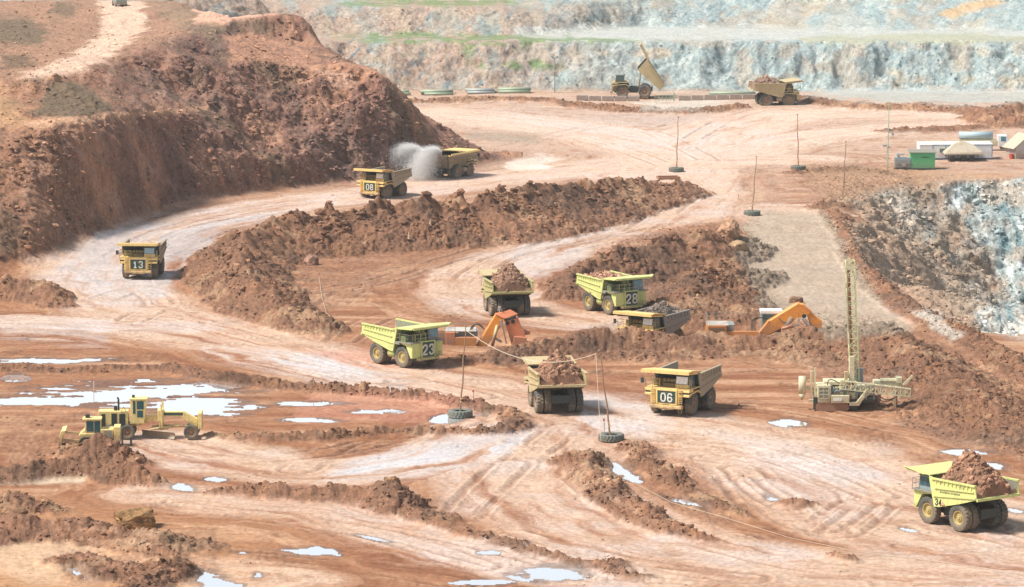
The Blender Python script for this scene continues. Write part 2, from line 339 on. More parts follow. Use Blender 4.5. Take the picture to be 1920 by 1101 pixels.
streak = fbm(rt * 1.0, rs * .07, 0.9, 4, 101, .65); streak2 = fbm(rt, rs * .05, 2.6, 2, 111)
Z = Z + flat * (1 - rough) * (streak * .05 + streak2 * .035)

rut = np.zeros(len(XX), dtype=np.float32); rutc = np.zeros(len(XX), dtype=np.float32)
RUTS = [[(1300,880),(1340,940),(1400,985),(1460,1005)], [(1380,900),(1420,930),(1480,950)], [(1390,880),(1440,925),(1500,960),(1560,1000)], [(1545,990),(1580,965),(1610,945)], [(1575,1000),(1610,975),(1640,950)],
 [(1330,860),(1500,880),(1700,960),(1920,1020)], [(1100,900),(1180,960),(1300,1010),(1500,1060),(1750,1085)], [(860,960),(930,900),(1000,850),(1060,800)], [(850,990),(900,930),(960,870)], [(330,950),(560,975),(800,1020),(1000,1070)], [(420,960),(700,1000),(900,1060)],
 [(150,1010),(400,1040),(700,1065),(900,1101)], [(500,560),(700,530),(800,500),(900,470)], [(600,600),(650,550),(760,505),(850,500)], [(640,640),(700,600),(760,590),(830,590)], [(200,560),(260,545),(300,570),(250,600)], [(0,630),(200,640),(420,660),(700,715)],
 [(0,600),(200,590),(420,620),(640,680),(900,745)], [(300,480),(420,430),(560,400)], [(220,480),(340,425),(520,395)], [(500,860),(600,850),(700,830),(880,790)], [(560,880),(640,830),(760,815)], [(1250,830),(1450,850),(1600,905),(1850,990)], [(1200,820),(1400,840),(1650,930)],
 [(1300,700),(1500,690),(1650,720)], [(1350,760),(1500,770),(1700,810),(1900,830)], [(1150,700),(1300,660),(1480,690)], [(800,225),(1000,215),(1200,240),(1330,300)], [(900,290),(1100,240),(1250,220)], [(1500,280),(1700,250),(1920,245)], [(1300,260),(1420,210),(1700,215)], [(860,230),(1100,262),(1250,310)],
 [(1240,420),(1100,445),(950,480),(880,520)], [(1290,370),(1180,440),(1050,470)], [(1120,1060),(1300,1080),(1600,1095)], [(960,1000),(1150,1050),(1400,1085)], [(930,1101),(1050,1060),(1150,1070)]]
for i, L in enumerate(RUTS):
    V = [P(a, b) for a, b in L]; W = []
    for k in range(len(V) - 1):
        a = V[max(k-1, 0)]; b = V[k]; c = V[k+1]; d = V[min(k+2, len(V)-1)]
        for q in range(5): t = q / 5; W.append(0.5 * ((2*b) + (c-a)*t + (2*a-5*b+4*c-d)*t*t + (3*b-a-3*c+d)*t**3))
    W.append(V[-1]); dmin = {}
    dd = np.full(len(XX), 9e9) if False else None
    X0 = min(w.x for w in W) - 6; X1 = max(w.x for w in W) + 6; Y0 = min(w.y for w in W) - 6; Y1 = max(w.y for w in W) + 6
    sel = np.where((XX > X0) & (XX < X1) & (YY > Y0) & (YY < Y1))[0]; X = XX[sel] + n_a[sel] * .2; Y = YY[sel] + n_b[sel] * .25; best = np.full(len(sel), 9e9)
    for k in range(len(W) - 1):
        ax, ay, bx, by = W[k].x, W[k].y, W[k+1].x, W[k+1].y; dx, dy = bx-ax, by-ay; t = np.clip(((X-ax)*dx + (Y-ay)*dy)/(dx*dx+dy*dy+1e-9), 0, 1); best = np.minimum(best, np.hypot(X-ax-t*dx, Y-ay-t*dy))
    g = np.exp(-((best - 2.0) / .32) ** 2); rim_ = np.exp(-((best - 1.25) / .2) ** 2) + np.exp(-((best - 2.75) / .22) ** 2)
    fade = sstep(-.4, .1, fbm(X, Y, 1/7., 2, 400 + i))
    rut[sel] = np.maximum(rut[sel], g * fade); rutc[sel] = np.maximum(rutc[sel], rim_ * fade)
Z = Z + flat * (1 - rough) * (rutc * .10 - rut * .12 + rut * .05 * fbm(XX, YY, 2.5, 2, 140))

# ---------------------------------------------------------------- puddles (px, py, rx, ry, slope)
PUD = [(105,676,92,5,0),(250,738,190,19,-.03),(380,765,85,14,0),(60,752,70,8,0),(565,723,30,4,0),(705,772,50,4,0),(590,789,60,4,0),(580,757,60,4,0),(895,772,24,9,0),(842,786,30,7,0),
 (345,915,24,6,.1),(405,899,19,4,0),(1150,880,40,12,.35),(1288,943,38,7,.25),(1488,792,32,8,0),(1820,848,58,5,0),(1858,873,28,6,.1),(1905,958,30,6,.15),(1447,935,20,11,.1),(1703,995,15,4,.2),
 (165,1080,40,12,.2),(378,1086,58,15,.1),(570,1036,52,11,0),(1030,1075,60,13,0),(905,1093,45,5,0),(915,1037,17,4,0),(482,1081,12,7,0),(330,1036,22,3,0),(455,1037,24,3,0),(30,710,20,6,0),(1700,745,12,3,0),(700,1010,30,3,.2)]
pn = fbm(rt, rs * .3, .55, 4, 121); pn2 = fbm(XX, YY, 1/5., 3, 127)
pid = np.full(len(XX), -1, dtype=np.int32); pv = np.zeros(len(XX), dtype=np.float32) - 1
for i, (cx, cy, rx, ry, sl) in enumerate(PUD):
    ex = (px0 - cx) / rx; ey = (py0 - cy - sl * (px0 - cx)) / ry
    rr = np.sqrt(ex*ex + ey*ey); v = (1.0 - rr + pn * .95 + pn2 * .6 + .35 * fbm(XX, YY, 1/1.3, 3, 129)) * (rr < 1.5)
    m = (v > pv) & (rr < 1.5); pv = np.where(m, v, pv); pid = np.where(m & (v > 0.0), i, pid)
pid = np.where((bank > .12) | (w_hill > .05) | (rough > .55), -1, pid)
wetp = sstep(-.7, .05, pv) * (pv > -.99)
Z = np.where(pid >= 0, 0.0, Z + sstep(.0, -.25, pv) * 0 + .015 * (pid < 0))
PX, PYY = img(XX, YY, Z)
# ---------------------------------------------------------------- earth colours (base colours, some wet sheen and haze painted in), mixed by place
def col(*c): return np.array(c, dtype=np.float32)
N = len(XX); COL = np.empty((N, 3), dtype=np.float32)
def mix(a, c, m):
    m = np.clip(m, 0, 1).astype(np.float32)[:, None]; a *= (1 - m); a += m * c
qx = PX + n_a * 26; qy = PYY + n_b * 8
cA = fbm(XX, YY, 1/11., 5, 131); cB = fbm(XX, YY, 1/2.5, 4, 141); cC = fbm(rt, rs * .12, .35, 5, 151, .6)
cS = fbm(XX * .35, YY, 1/1.6, 4, 155, .65)
COL[:] = col(.37, .185, .105)
mix(COL, col(.50, .31, .205), sstep(-.05, .45, cC + .3 * cA)); mix(COL, col(.27, .115, .062), sstep(.08, .45, -cC + .4 * cB) * .9); mix(COL, col(.46, .27, .17), sstep(.1, .5, cS) * .6)
mix(COL, col(.21, .10, .06), flat * (rut * .75 + crumb * .5 * (1 - .6 * rw))); 
pale = rw * sstep(-.55, .35, cC + .35 * streak + .25)
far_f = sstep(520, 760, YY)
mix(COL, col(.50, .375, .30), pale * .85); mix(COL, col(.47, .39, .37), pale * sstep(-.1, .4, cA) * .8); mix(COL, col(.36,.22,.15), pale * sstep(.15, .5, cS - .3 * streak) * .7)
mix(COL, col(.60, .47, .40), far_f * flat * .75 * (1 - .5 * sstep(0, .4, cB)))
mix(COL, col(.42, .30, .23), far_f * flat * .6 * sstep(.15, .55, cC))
mix(COL, col(.33, .16, .09), flat * (1 - rw * .7) * sstep(.15, .55, -streak) * .6)
# warmer, yellower earth nearest the camera and at the bottom left
mix(COL, col(.50, .29, .15), sstep(900, 1050, qy) * sstep(700, 100, qx) * .6)
# banks and rubble
bk = np.maximum(on_bank, rub * 1.0) * np.clip(1 - w_hill - w_far - w_pit, 0, 1)
bc = np.empty((N, 3), dtype=np.float32); bc[:] = col(.35, .195, .13)
mix(bc, col(.40, .21, .125), sstep(-.2, .5, cB)); mix(bc, col(.22, .14, .105), sstep(.15, .6, cA + .5 * cB) * .8); mix(bc, col(.46, .29, .19), sstep(.3, .6, cB - cA))
COL += (np.clip(bk, 0, 1)[:, None] ** .6) * (bc - COL)
# hill on the left
rill_c = fbm(XX + .5 * Z, Z * .22, .8, 4, 211, .6)
hc = np.empty((N, 3), dtype=np.float32); hc[:] = col(.26, .155, .12)
mix(hc, col(.40, .24, .16), sstep(-.1, .5, cA + .4 * cB)); mix(hc, col(.20, .135, .11), sstep(.0, .5, -cA + .6 * cB)); mix(hc, col(.36, .20, .11), sstep(350, 60, qx) * .5)
mix(hc, col(.16, .13, .09), sstep(.1, .4, fbm(XX, YY, 1/7., 4, 161)) * .55)
mix(hc, col(.13,.095,.085), sstep(.15,.55,rill_c) * .5); mix(hc, col(.42,.28,.21), sstep(.15,.5,-rill_c) * .5)
def paint(target, poly, c, feather=10, a=1.0): mix(target, col(*c), in_poly(qx, qy, poly, feather) * a)
paint(hc, [(-200,-50),(350,-50),(345,60),(230,110),(100,140),(-200,190)], (.33,.215,.15), 14, .85)
paint(hc, [(0,160),(60,235),(-200,260),(-200,170)], (.45,.30,.17), 12, .7)
paint(hc, [(165,-20),(262,-20),(278,45),(228,98),(140,140),(30,150),(100,115),(180,75),(200,30)], (.56,.44,.35), 8, .9)
paint(hc, [(0,30),(60,35),(90,60),(70,85),(-60,80)], (.15,.13,.09), 8, .8)
paint(hc, [(110,5),(150,10),(130,35),(90,25)], (.15,.13,.09), 6, .7)
paint(hc, [(80,165),(130,150),(210,195),(215,212),(120,225),(60,215)], (.15,.13,.09), 8, .8)
paint(hc, [(0,100),(50,105),(70,120),(0,130)], (.17,.13,.09), 5, .8)
paint(hc, [(280,0),(360,10),(420,50),(400,80),(340,55)], (.24,.20,.14), 10, .6)
paint(hc, [(360,12),(500,12),(520,22),(420,42),(370,40)], (.58,.38,.29), 6, .9)
paint(hc, [(420,70),(470,60),(590,100),(580,118),(430,118)], (.42,.25,.17), 6, .8)
paint(hc, [(30,228),(300,205),(380,198),(380,206),(200,226),(60,245)], (.50,.33,.22), 4, .9)
paint(hc, [(600,128),(650,135),(660,165),(610,160)], (.52,.35,.26), 5, .8)
hc *= col(1.36, 1.28, 1.30)[None]; COL += (w_hill[:, None]) * (hc - COL)
# far walls: grey, blue grey and tan rock, slanting strata, some haze painted in
px_, py_ = PX, PYY
strat = fbm((px_ + py_ * .9) * .18, (px_ - py_ * .9) * .012 , 1.0, 4, 171, .6)
fcx = fbm(px_, py_ * 1.4, 1/70., 4, 181); fcy = fbm(px_, py_, 1/13., 4, 187)
wc = np.empty((N, 3), dtype=np.float32); wc[:] = col(.32, .32, .28)
rgt = sstep(900, 1350, px_ + fcx * 150)
mix(wc, col(.37, .26, .20), (1 - rgt) * sstep(-.35, .35, fcx + .2)); mix(wc, col(.26, .31, .30), sstep(.0, .4, -fcx) * .8)
mix(wc, col(.29, .37, .38), rgt * .8); mix(wc, col(.43, .47, .45), rgt * sstep(0, .45, fcy + strat * .5)); 
mix(wc, col(.13, .21, .24), sstep(.12, .45, strat * .8 + fcy * .4 - .1) * .85); mix(wc, col(.48, .40, .28), sstep(.25, .5, fcx * rgt) * .6)
mot = fbm(px_, py_ * 1.3, 1/6., 4, 231, .7); mix(wc, col(.42,.42,.38), sstep(.1,.5,mot)*.5); mix(wc, col(.20,.24,.24), sstep(.1,.5,-mot)*.6); mix(wc, col(.37,.30,.23), sstep(-.05,.35,fbm(px_,py_*1.6,1/40.,3,237))*.55)
paint(wc, [(960,50),(1300,48),(1920,56),(2100,56),(2100,76),(1100,77),(960,68)], (.45,.46,.43), 5, .8)
paint(wc, [(1500,70),(1750,60),(1920,68),(2100,70),(2100,80),(1500,80)], (.36,.36,.25), 4, .7)
paint(wc, [(1750,30),(1850,-10),(1880,0),(1790,38)], (.52,.36,.20), 6, .8)
paint(wc, [(1540,35),(1590,18),(1640,48),(1550,52)], (.38,.40,.37), 5, .8)
grs = np.zeros(N, dtype=np.float32)
for gp in ([(640,2),(780,-4),(960,0),(960,8),(820,12),(640,12)], [(620,66),(760,60),(1060,70),(1240,76),(1060,82),(900,84),(700,80)], [(875,80),(905,84),(912,128),(890,125),(880,105)],
           [(940,122),(985,106),(1020,118),(1050,126),(950,132)], [(1060,64),(1080,68),(1072,76),(1054,76)], [(1000,168),(1080,172),(1120,180),(1000,180)], [(960,84),(985,86),(975,92)]):
    grs = np.maximum(grs, in_poly(qx, PYY + n_b * 5, gp, 5) * w_far)
grs = grs * sstep(-.35, .1, fbm(XX, YY, 1/3., 3, 191))
mix(wc, col(.15, .23, .095), grs * .8)
COL += (sstep(.1, .9, w_far)[:, None]) * (wc - COL)
# the foot of the wall is pale pooled silt on the right
paint(COL, [(1500,182),(1600,166),(1800,168),(2000,170),(2000,192),(1800,196),(1650,190)], (.42,.47,.47), 6, .8)
# pit on the right
pcx = fbm(px_, py_, 1/60., 4, 201); pst = fbm((px_ * .8 - py_ * .35) * .12, (px_ * .35 + py_ * .8) * .03, 1.0, 4, 207)
pc = np.empty((N, 3), dtype=np.float32); pc[:] = col(.50, .40, .32)
rb = sstep(-60, 60, (px_ - 1560) * .62 - (py_ - 330) * .30 - 100 + pcx * 150)
mix(pc, col(.30, .36, .36), rb * .9); mix(pc, col(.54, .58, .57), rb * sstep(.1, .45, pst)); mix(pc, col(.19, .28, .30), rb * sstep(.1, .45, -pst + .3 * pcx))
mix(pc, col(.48, .34, .24), sstep(.15, .45, pcx) * (1 - rb * .5)); mix(pc, col(.36, .25, .19), (1 - rb) * sstep(.05, .4, cB) * .6)
paint(pc, [(1560,400),(1640,380),(1760,540),(1860,650),(1940,720),(1800,640),(1660,560)], (.50,.36,.27), 16, .8)
paint(pc, [(1840,615),(1930,600),(2000,640),(2000,720),(1900,680)], (.60,.58,.52), 10, .8)
COL += (w_pit[:, None] ** .7) * (pc - COL)
# rim strip, ramp, rubble rim, white rock on the far pad
paint(COL, [(1395,412),(1440,398),(1545,395),(1590,470),(1640,560),(1700,620),(1560,640),(1500,590),(1420,570),(1385,480)], (.37,.31,.25), 10, .85)
paint(COL, [(1500,310),(1760,316),(1900,330),(1650,362),(1560,390),(1530,365)], (.47,.31,.21), 8, .6)
paint(COL, [(1700,585),(1740,580),(1800,625),(1780,640),(1740,615)], (.66,.64,.60), 6, .7)
paint(COL, [(1190,192),(1290,190),(1400,192),(1290,206),(1200,204)], (.58,.56,.52), 4, .7)
paint(COL, [(960,300),(1010,292),(1060,300),(1010,318),(950,318)], (.68,.60,.55), 5, .8)
paint(COL, [(880,245),(1030,252),(1000,268),(880,262)], (.34,.30,.25), 6, .6)
soft_ = COL.copy()
paint(COL, [(0,885),(100,880),(175,888),(160,905),(0,912)], (.60,.49,.38), 4, .9)
paint(COL, [(0,985),(120,1010),(300,1000),(300,1020),(120,1035),(130,1101),(60,1101),(0,1050)], (.50,.36,.25), 8, .6)
COL = soft_ + (COL - soft_) * (1 - on_bank)[:, None]
for poly in ([(560,735),(900,745),(900,790),(560,785)], [(640,690),(560,660),(760,655),(850,690)]): paint(COL, poly, (.52,.25,.19), 10, .5)
wet = np.zeros(N, dtype=np.float32)
for poly, a in (([(600,900),(700,850),(850,815),(990,812),(960,850),(800,890),(640,905)], 1.0), ([(380,650),(560,665),(760,705),(700,712),(500,690),(380,665)], .9),
                ([(110,500),(180,430),(420,390),(620,375),(420,430),(340,520),(300,560),(160,560)], .75), ([(0,590),(200,600),(200,650),(0,640)], .45), ([(1060,735),(1200,740),(1260,800),(1100,820)], .6),
                ([(950,450),(1150,430),(1060,520),(950,520)], .5), ([(1290,800),(1500,830),(1700,900),(1500,900)], .4), ([(900,205),(1300,215),(1500,260),(1300,300),(1000,240)], .35)):
    wet = np.maximum(wet, in_poly(qx, qy, poly, 14) * a)
wet = wet * sstep(-.5, .25, cC) * (1 - np.clip(rough * 1.4, 0, 1)) * flat
wet_sheen = wet.copy(); wet = np.clip(np.maximum(wet, wetp * .7 * flat * (1 - rough)), 0, 1)
mix(COL, col(.24,.125,.08), flat * rut * rw * .45); mix(COL, col(.56,.42,.33), flat * rutc * .3)
COL *= (1 - .38 * wetp[:, None])
mix(COL, col(.52,.52,.56), wet_sheen * .75)  # pale sky sheen of the wet ground painted into its colour
spk = fbm(XX, YY, 2.4, 3, 221, .8)
COL *= (1 + .13 * cB[:, None] + (.26 * rough)[:, None] * spk[:, None] + .12 * spk[:, None] + .16 * (flat * fbm(rt * 1.0, rs * .16, 3.2, 3, 223, .7))[:, None])
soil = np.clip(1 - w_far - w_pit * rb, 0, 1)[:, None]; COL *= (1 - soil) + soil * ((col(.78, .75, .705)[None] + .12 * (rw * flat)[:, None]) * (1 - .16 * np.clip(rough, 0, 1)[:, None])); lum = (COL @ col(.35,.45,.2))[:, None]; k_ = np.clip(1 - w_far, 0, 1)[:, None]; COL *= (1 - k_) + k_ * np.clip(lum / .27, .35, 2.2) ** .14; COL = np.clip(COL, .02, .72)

# ---------------------------------------------------------------- materials of the earth
def shader(name):
    m = bpy.data.materials.new(name); m.use_nodes = True
    return m, m.node_tree.nodes, m.node_tree.links, m.node_tree.nodes['Principled BSDF']
def earth(name, fine=1.0, bump=.25, rgh=.92):
    m, n, l, b = shader(name)
    at = n.new('ShaderNodeAttribute'); at.attribute_name = 'earth'
    wt = n.new('ShaderNodeAttribute'); wt.attribute_name = 'wet'
    tc = n.new('ShaderNodeNewGeometry')
    nz = n.new('ShaderNodeTexNoise'); nz.inputs['Scale'].default_value = 1.6; nz.inputs['Detail'].default_value = 8; nz.inputs['Roughness'].default_value = .7
    l.new(tc.outputs['Position'], nz.inputs['Vector'])
    mr = n.new('ShaderNodeMapRange'); mr.inputs[1].default_value = .3; mr.inputs[2].default_value = .7; mr.inputs[3].default_value = 1 - .3*fine; mr.inputs[4].default_value = 1 + .28*fine
    l.new(nz.outputs['Fac'], mr.inputs[0])
    mx = n.new('ShaderNodeMix'); mx.data_type = 'RGBA'; mx.blend_type = 'MULTIPLY'; mx.inputs[0].default_value = 1
    l.new(at.outputs['Color'], mx.inputs[6]); l.new(mr.outputs[0], mx.inputs[7]); l.new(mx.outputs[2], b.inputs['Base Color'])
    rr = n.new('ShaderNodeMapRange'); rr.inputs[3].default_value = rgh; rr.inputs[4].default_value = .22; l.new(wt.outputs['Fac'], rr.inputs[0]); l.new(rr.outputs[0], b.inputs['Roughness'])
    sp = n.new('ShaderNodeMapRange'); sp.inputs[3].default_value = .15; sp.inputs[4].default_value = .7; l.new(wt.outputs['Fac'], sp.inputs[0]); l.new(sp.outputs[0], b.inputs['Specular IOR Level'])
    bm = n.new('ShaderNodeBump'); bm.inputs['Strength'].default_value = bump; bm.inputs['Distance'].default_value = .5
    inv = n.new('ShaderNodeMath'); inv.operation = 'MULTIPLY_ADD'; inv.inputs[1].default_value = -.85*bump; inv.inputs[2].default_value = bump; l.new(wt.outputs['Fac'], inv.inputs[0]); l.new(inv.outputs[0], bm.inputs['Strength'])
    n2 = n.new('ShaderNodeTexNoise'); n2.inputs['Scale'].default_value = 5.5; n2.inputs['Detail'].default_value = 4; n2.inputs['Roughness'].default_value = .75; l.new(tc.outputs['Position'], n2.inputs['Vector'])
    hm = n.new('ShaderNodeMath'); hm.operation = 'MULTIPLY_ADD'; hm.inputs[1].default_value = .5; l.new(n2.outputs['Fac'], hm.inputs[0]); l.new(nz.outputs['Fac'], hm.inputs[2])
    l.new(hm.outputs[0], bm.inputs['Height']); l.new(bm.outputs[0], b.inputs['Normal'])
    return m
M_GROUND = earth('packed_earth', 1.0, .25); M_CLOD = earth('loose_clods', 1.3, .7); M_ROCK = earth('quarried_rock', 1.3, .6, .85)
m, n, l, b = shader('puddle_water'); b.inputs['Base Color'].default_value = (.80,.82,.84,1); b.inputs['Metallic'].default_value = .75; b.inputs['Roughness'].default_value = .04; b.inputs['Specular IOR Level'].default_value = .9; b.inputs['IOR'].default_value = 1.6
M_WATER = m

# ---------------------------------------------------------------- split the one grid of earth into its pieces
CO = np.stack([XX, YY, Z], 1).astype(np.float32)
ii = (np.arange(NRR - 1)[:, None] * NCC + np.arange(NCC - 1)[None, :]).ravel()
Q = np.stack([ii, ii + 1, ii + NCC + 1, ii + NCC], 1)
nw_ = np.ones(N, np.int8); fc = Q[:, 0]
cls = np.zeros(len(Q), np.int32)                                   # 0 ground
cls[(rw[fc] > .5) & (flat[fc] > .6) & (rough[fc] < .4)] = 1        # road
cls[w_hill[fc] > .35] = 2; cls[w_far[fc] > .5] = 3; cls[w_pit[fc] > .4] = 4
bf = bid[fc]; mm = (bf >= 0) & (cls < 2) & (bank[fc] > .15); cls[mm] = 10 + bf[mm]
pf = pid[Q]; allp = (pf[:, 0] >= 0) & (pf.min(1) >= 0); cls[allp] = 100 + pf[allp][:, 0]
def grid_obj(name, sel, mat, smooth=True):
    q = Q[sel]; used, inv = np.unique(q, return_inverse=True); inv = inv.reshape(q.shape)
    me = bpy.data.meshes.new(name); me.vertices.add(len(used)); me.vertices.foreach_set('co', CO[used].ravel())
    me.loops.add(q.size); me.loops.foreach_set('vertex_index', inv.ravel().astype(np.int32))
    me.polygons.add(len(q)); me.polygons.foreach_set('loop_start', np.arange(0, q.size, 4, dtype=np.int32)); me.polygons.foreach_set('loop_total', np.full(len(q), 4, dtype=np.int32))
    me.update(calc_edges=True); me.polygons.foreach_set('use_smooth', np.full(len(q), smooth))
    a = me.attributes.new('earth', 'FLOAT_COLOR', 'POINT'); a.data.foreach_set('color', np.concatenate([COL[used], np.ones((len(used), 1), np.float32)], 1).ravel())
    a = me.attributes.new('wet', 'FLOAT', 'POINT'); a.data.foreach_set('value', wet[used].astype(np.float32))
    me.materials.append(mat); o = bpy.data.objects.new(name, me); C.objects.link(o); return o
def structure(o): o['kind'] = 'structure'; return o
structure(grid_obj('ground', cls == 0, M_GROUND)); structure(grid_obj('dirt_road', cls == 1, M_GROUND))
structure(grid_obj('hill', cls == 2, M_CLOD)); structure(grid_obj('quarry_wall', cls == 3, M_ROCK)); structure(grid_obj('pit_wall', cls == 4, M_ROCK))
groups = {}
for i, (nm, L) in enumerate(ALLB):
    if i < len(BANKS): groups.setdefault(nm, []).append(10 + i)
for nm, ids in groups.items():
    s = np.isin(cls, ids)
    if s.any(): structure(grid_obj('earth_bank', s, M_CLOD))
for i, (lab, L) in enumerate(HEAPS):
    s = cls == 10 + len(BANKS) + i
    if s.any(): o = grid_obj('dirt_heap', s, M_CLOD); o['label'] = lab; o['category'] = 'dirt heap'
for i in range(len(PUD)):
    s = cls == 100 + i
    if s.sum() > 6: structure(grid_obj('puddle', s, M_WATER))

# height of the finished ground, for standing things on it
rowY = Yr
def gz(x, y):
    j = int(np.clip(np.searchsorted(rowY, y), 1, NRR - 1)); i = int(np.clip(np.searchsorted(up, x / y), 1, NCC - 1))
    return float(Z[j * NCC + i])
def gmax(x, y, r=.5): return max(gz(x + a, y + b) for a in (-r, 0, r) for b in (-r, 0, r))

# ---------------------------------------------------------------- loose rocks: far too many to count
ICO_V = []; t_ = (1 + 5 ** .5) / 2
for a, b_ in ((-1, t_), (1, t_), (-1, -t_), (1, -t_)): ICO_V.append((a, b_, 0))
for a, b_ in ((-1, t_), (1, t_), (-1, -t_), (1, -t_)): ICO_V.append((0, a, b_))
for a, b_ in ((-1, t_), (1, t_), (-1, -t_), (1, -t_)): ICO_V.append((b_, 0, a))
ICO_V = np.array(ICO_V) / math.hypot(1, t_)
ICO_F = np.array([(0,11,5),(0,5,1),(0,1,7),(0,7,10),(0,10,11),(1,5,9),(5,11,4),(11,10,2),(10,7,6),(7,1,8),(3,9,4),(3,4,2),(3,2,6),(3,6,8),(3,8,9),(4,9,5),(2,4,11),(6,2,10),(8,6,7),(9,8,1)])
def rocks(name, cen, size, cols, rng, mat, flatten=.7):
    n = len(cen); a = rng.uniform(0, 6.283, n); ca, sa = np.cos(a), np.sin(a)
    V = ICO_V[None] * rng.uniform(.6, 1.25, (n, 12, 1)) * (size[:, None, None] * rng.uniform(.6, 1.2, (n, 1, 3)) * np.array([1, 1, flatten]))
    X = V[..., 0]*ca[:, None] - V[..., 1]*sa[:, None]; Y = V[..., 0]*sa[:, None] + V[..., 1]*ca[:, None]
    V = np.stack([X, Y, V[..., 2]], -1) + cen[:, None, :]
    F = (ICO_F[None] + (np.arange(n) * 12)[:, None, None]).reshape(-1, 3)
    me = bpy.data.meshes.new(name); me.vertices.add(n*12); me.vertices.foreach_set('co', V.reshape(-1).astype(np.float32))
    me.loops.add(F.size); me.loops.foreach_set('vertex_index', F.ravel().astype(np.int32)); me.polygons.add(len(F))
    me.polygons.foreach_set('loop_start', np.arange(0, F.size, 3, dtype=np.int32)); me.polygons.foreach_set('loop_total', np.full(len(F), 3, dtype=np.int32)); me.update(calc_edges=True)
    me.polygons.foreach_set('use_smooth', np.zeros(len(F), bool))
    cc = np.repeat(np.concatenate([cols, np.ones((n, 1))], 1), 12, 0).astype(np.float32)
    a = me.attributes.new('earth', 'FLOAT_COLOR', 'POINT'); a.data.foreach_set('color', cc.ravel())
    me.materials.append(mat); o = bpy.data.objects.new(name, me); C.objects.link(o); return o
slp = np.clip(slope_, 0, 4)
infr = (PX > -20) & (PX < 1940) & (PYY > -20) & (PYY < 1120)
wgt = (np.clip(rough - .2, 0, 1) * (1 - .55 * w_far) * (.25 + .75 * patchy) + crumb * .06 + .010) * infr * (pid < 0) / np.maximum(YY, 1) ** .5 * (1 + 1.6 * slp * (w_hill + w_pit + .5 * w_far))
wgt = wgt / wgt.sum()
pick = RNG.choice(N, 64000, p=wgt)
sz = .075 * (RNG.pareto(2.3, len(pick)) + 1) * (1 + .5 * w_hill[pick] + .8 * big[pick] + .3 * sstep(550, 700, YY[pick])); sz = np.minimum(sz, .32 + .7 * np.clip(big[pick] + w_hill[pick] * .6 + w_pit[pick], 0, 1)) * (.5 + .5 * rough[pick])
cen = np.stack([XX[pick] + RNG.uniform(-.2, .2, len(pick)), YY[pick] + RNG.uniform(-.2, .2, len(pick)), Z[pick] + sz * .15], 1)
rc = COL[pick] * RNG.uniform(.7, 1.65, (len(pick), 1)); rc = np.clip(rc, .03, .8)
o = rocks('loose_rubble', cen, sz, rc, RNG, M_CLOD); o['kind'] = 'stuff'; o['label'] = 'loose stones and clods of earth scattered over the banks and slopes'; o['category'] = 'rubble'

# ---------------------------------------------------------------- the air between: pale even haze
def haze_box():
    me = bpy.data.meshes.new('haze'); x0, x1, y0, y1, z0, z1 = -4200, 4200, -60, 3500, -40, 110
    v = [(x, y, z) for x in (x0, x1) for y in (y0, y1) for z in (z0, z1)]
    me.from_pydata(v, [], [(0,1,3,2),(4,6,7,5),(0,4,5,1),(2,3,7,6),(0,2,6,4),(1,5,7,3)]); me.update()
    m = bpy.data.materials.new('pale_haze'); m.use_nodes = True; n = m.node_tree.nodes; n.remove(n['Principled BSDF'])
    v = n.new('ShaderNodeVolumePrincipled'); v.inputs['Color'].default_value = (.80, .93, 1.0, 1); v.inputs['Density'].default_value = .00006; v.inputs['Anisotropy'].default_value = .2
    m.node_tree.links.new(v.outputs[0], n['Material Output'].inputs['Volume']); me.materials.append(m)
    o = bpy.data.objects.new('haze', me); C.objects.link(o); o['kind'] = 'stuff'; o['label'] = 'pale blue haze in the air'; o['category'] = 'haze'
haze_box()
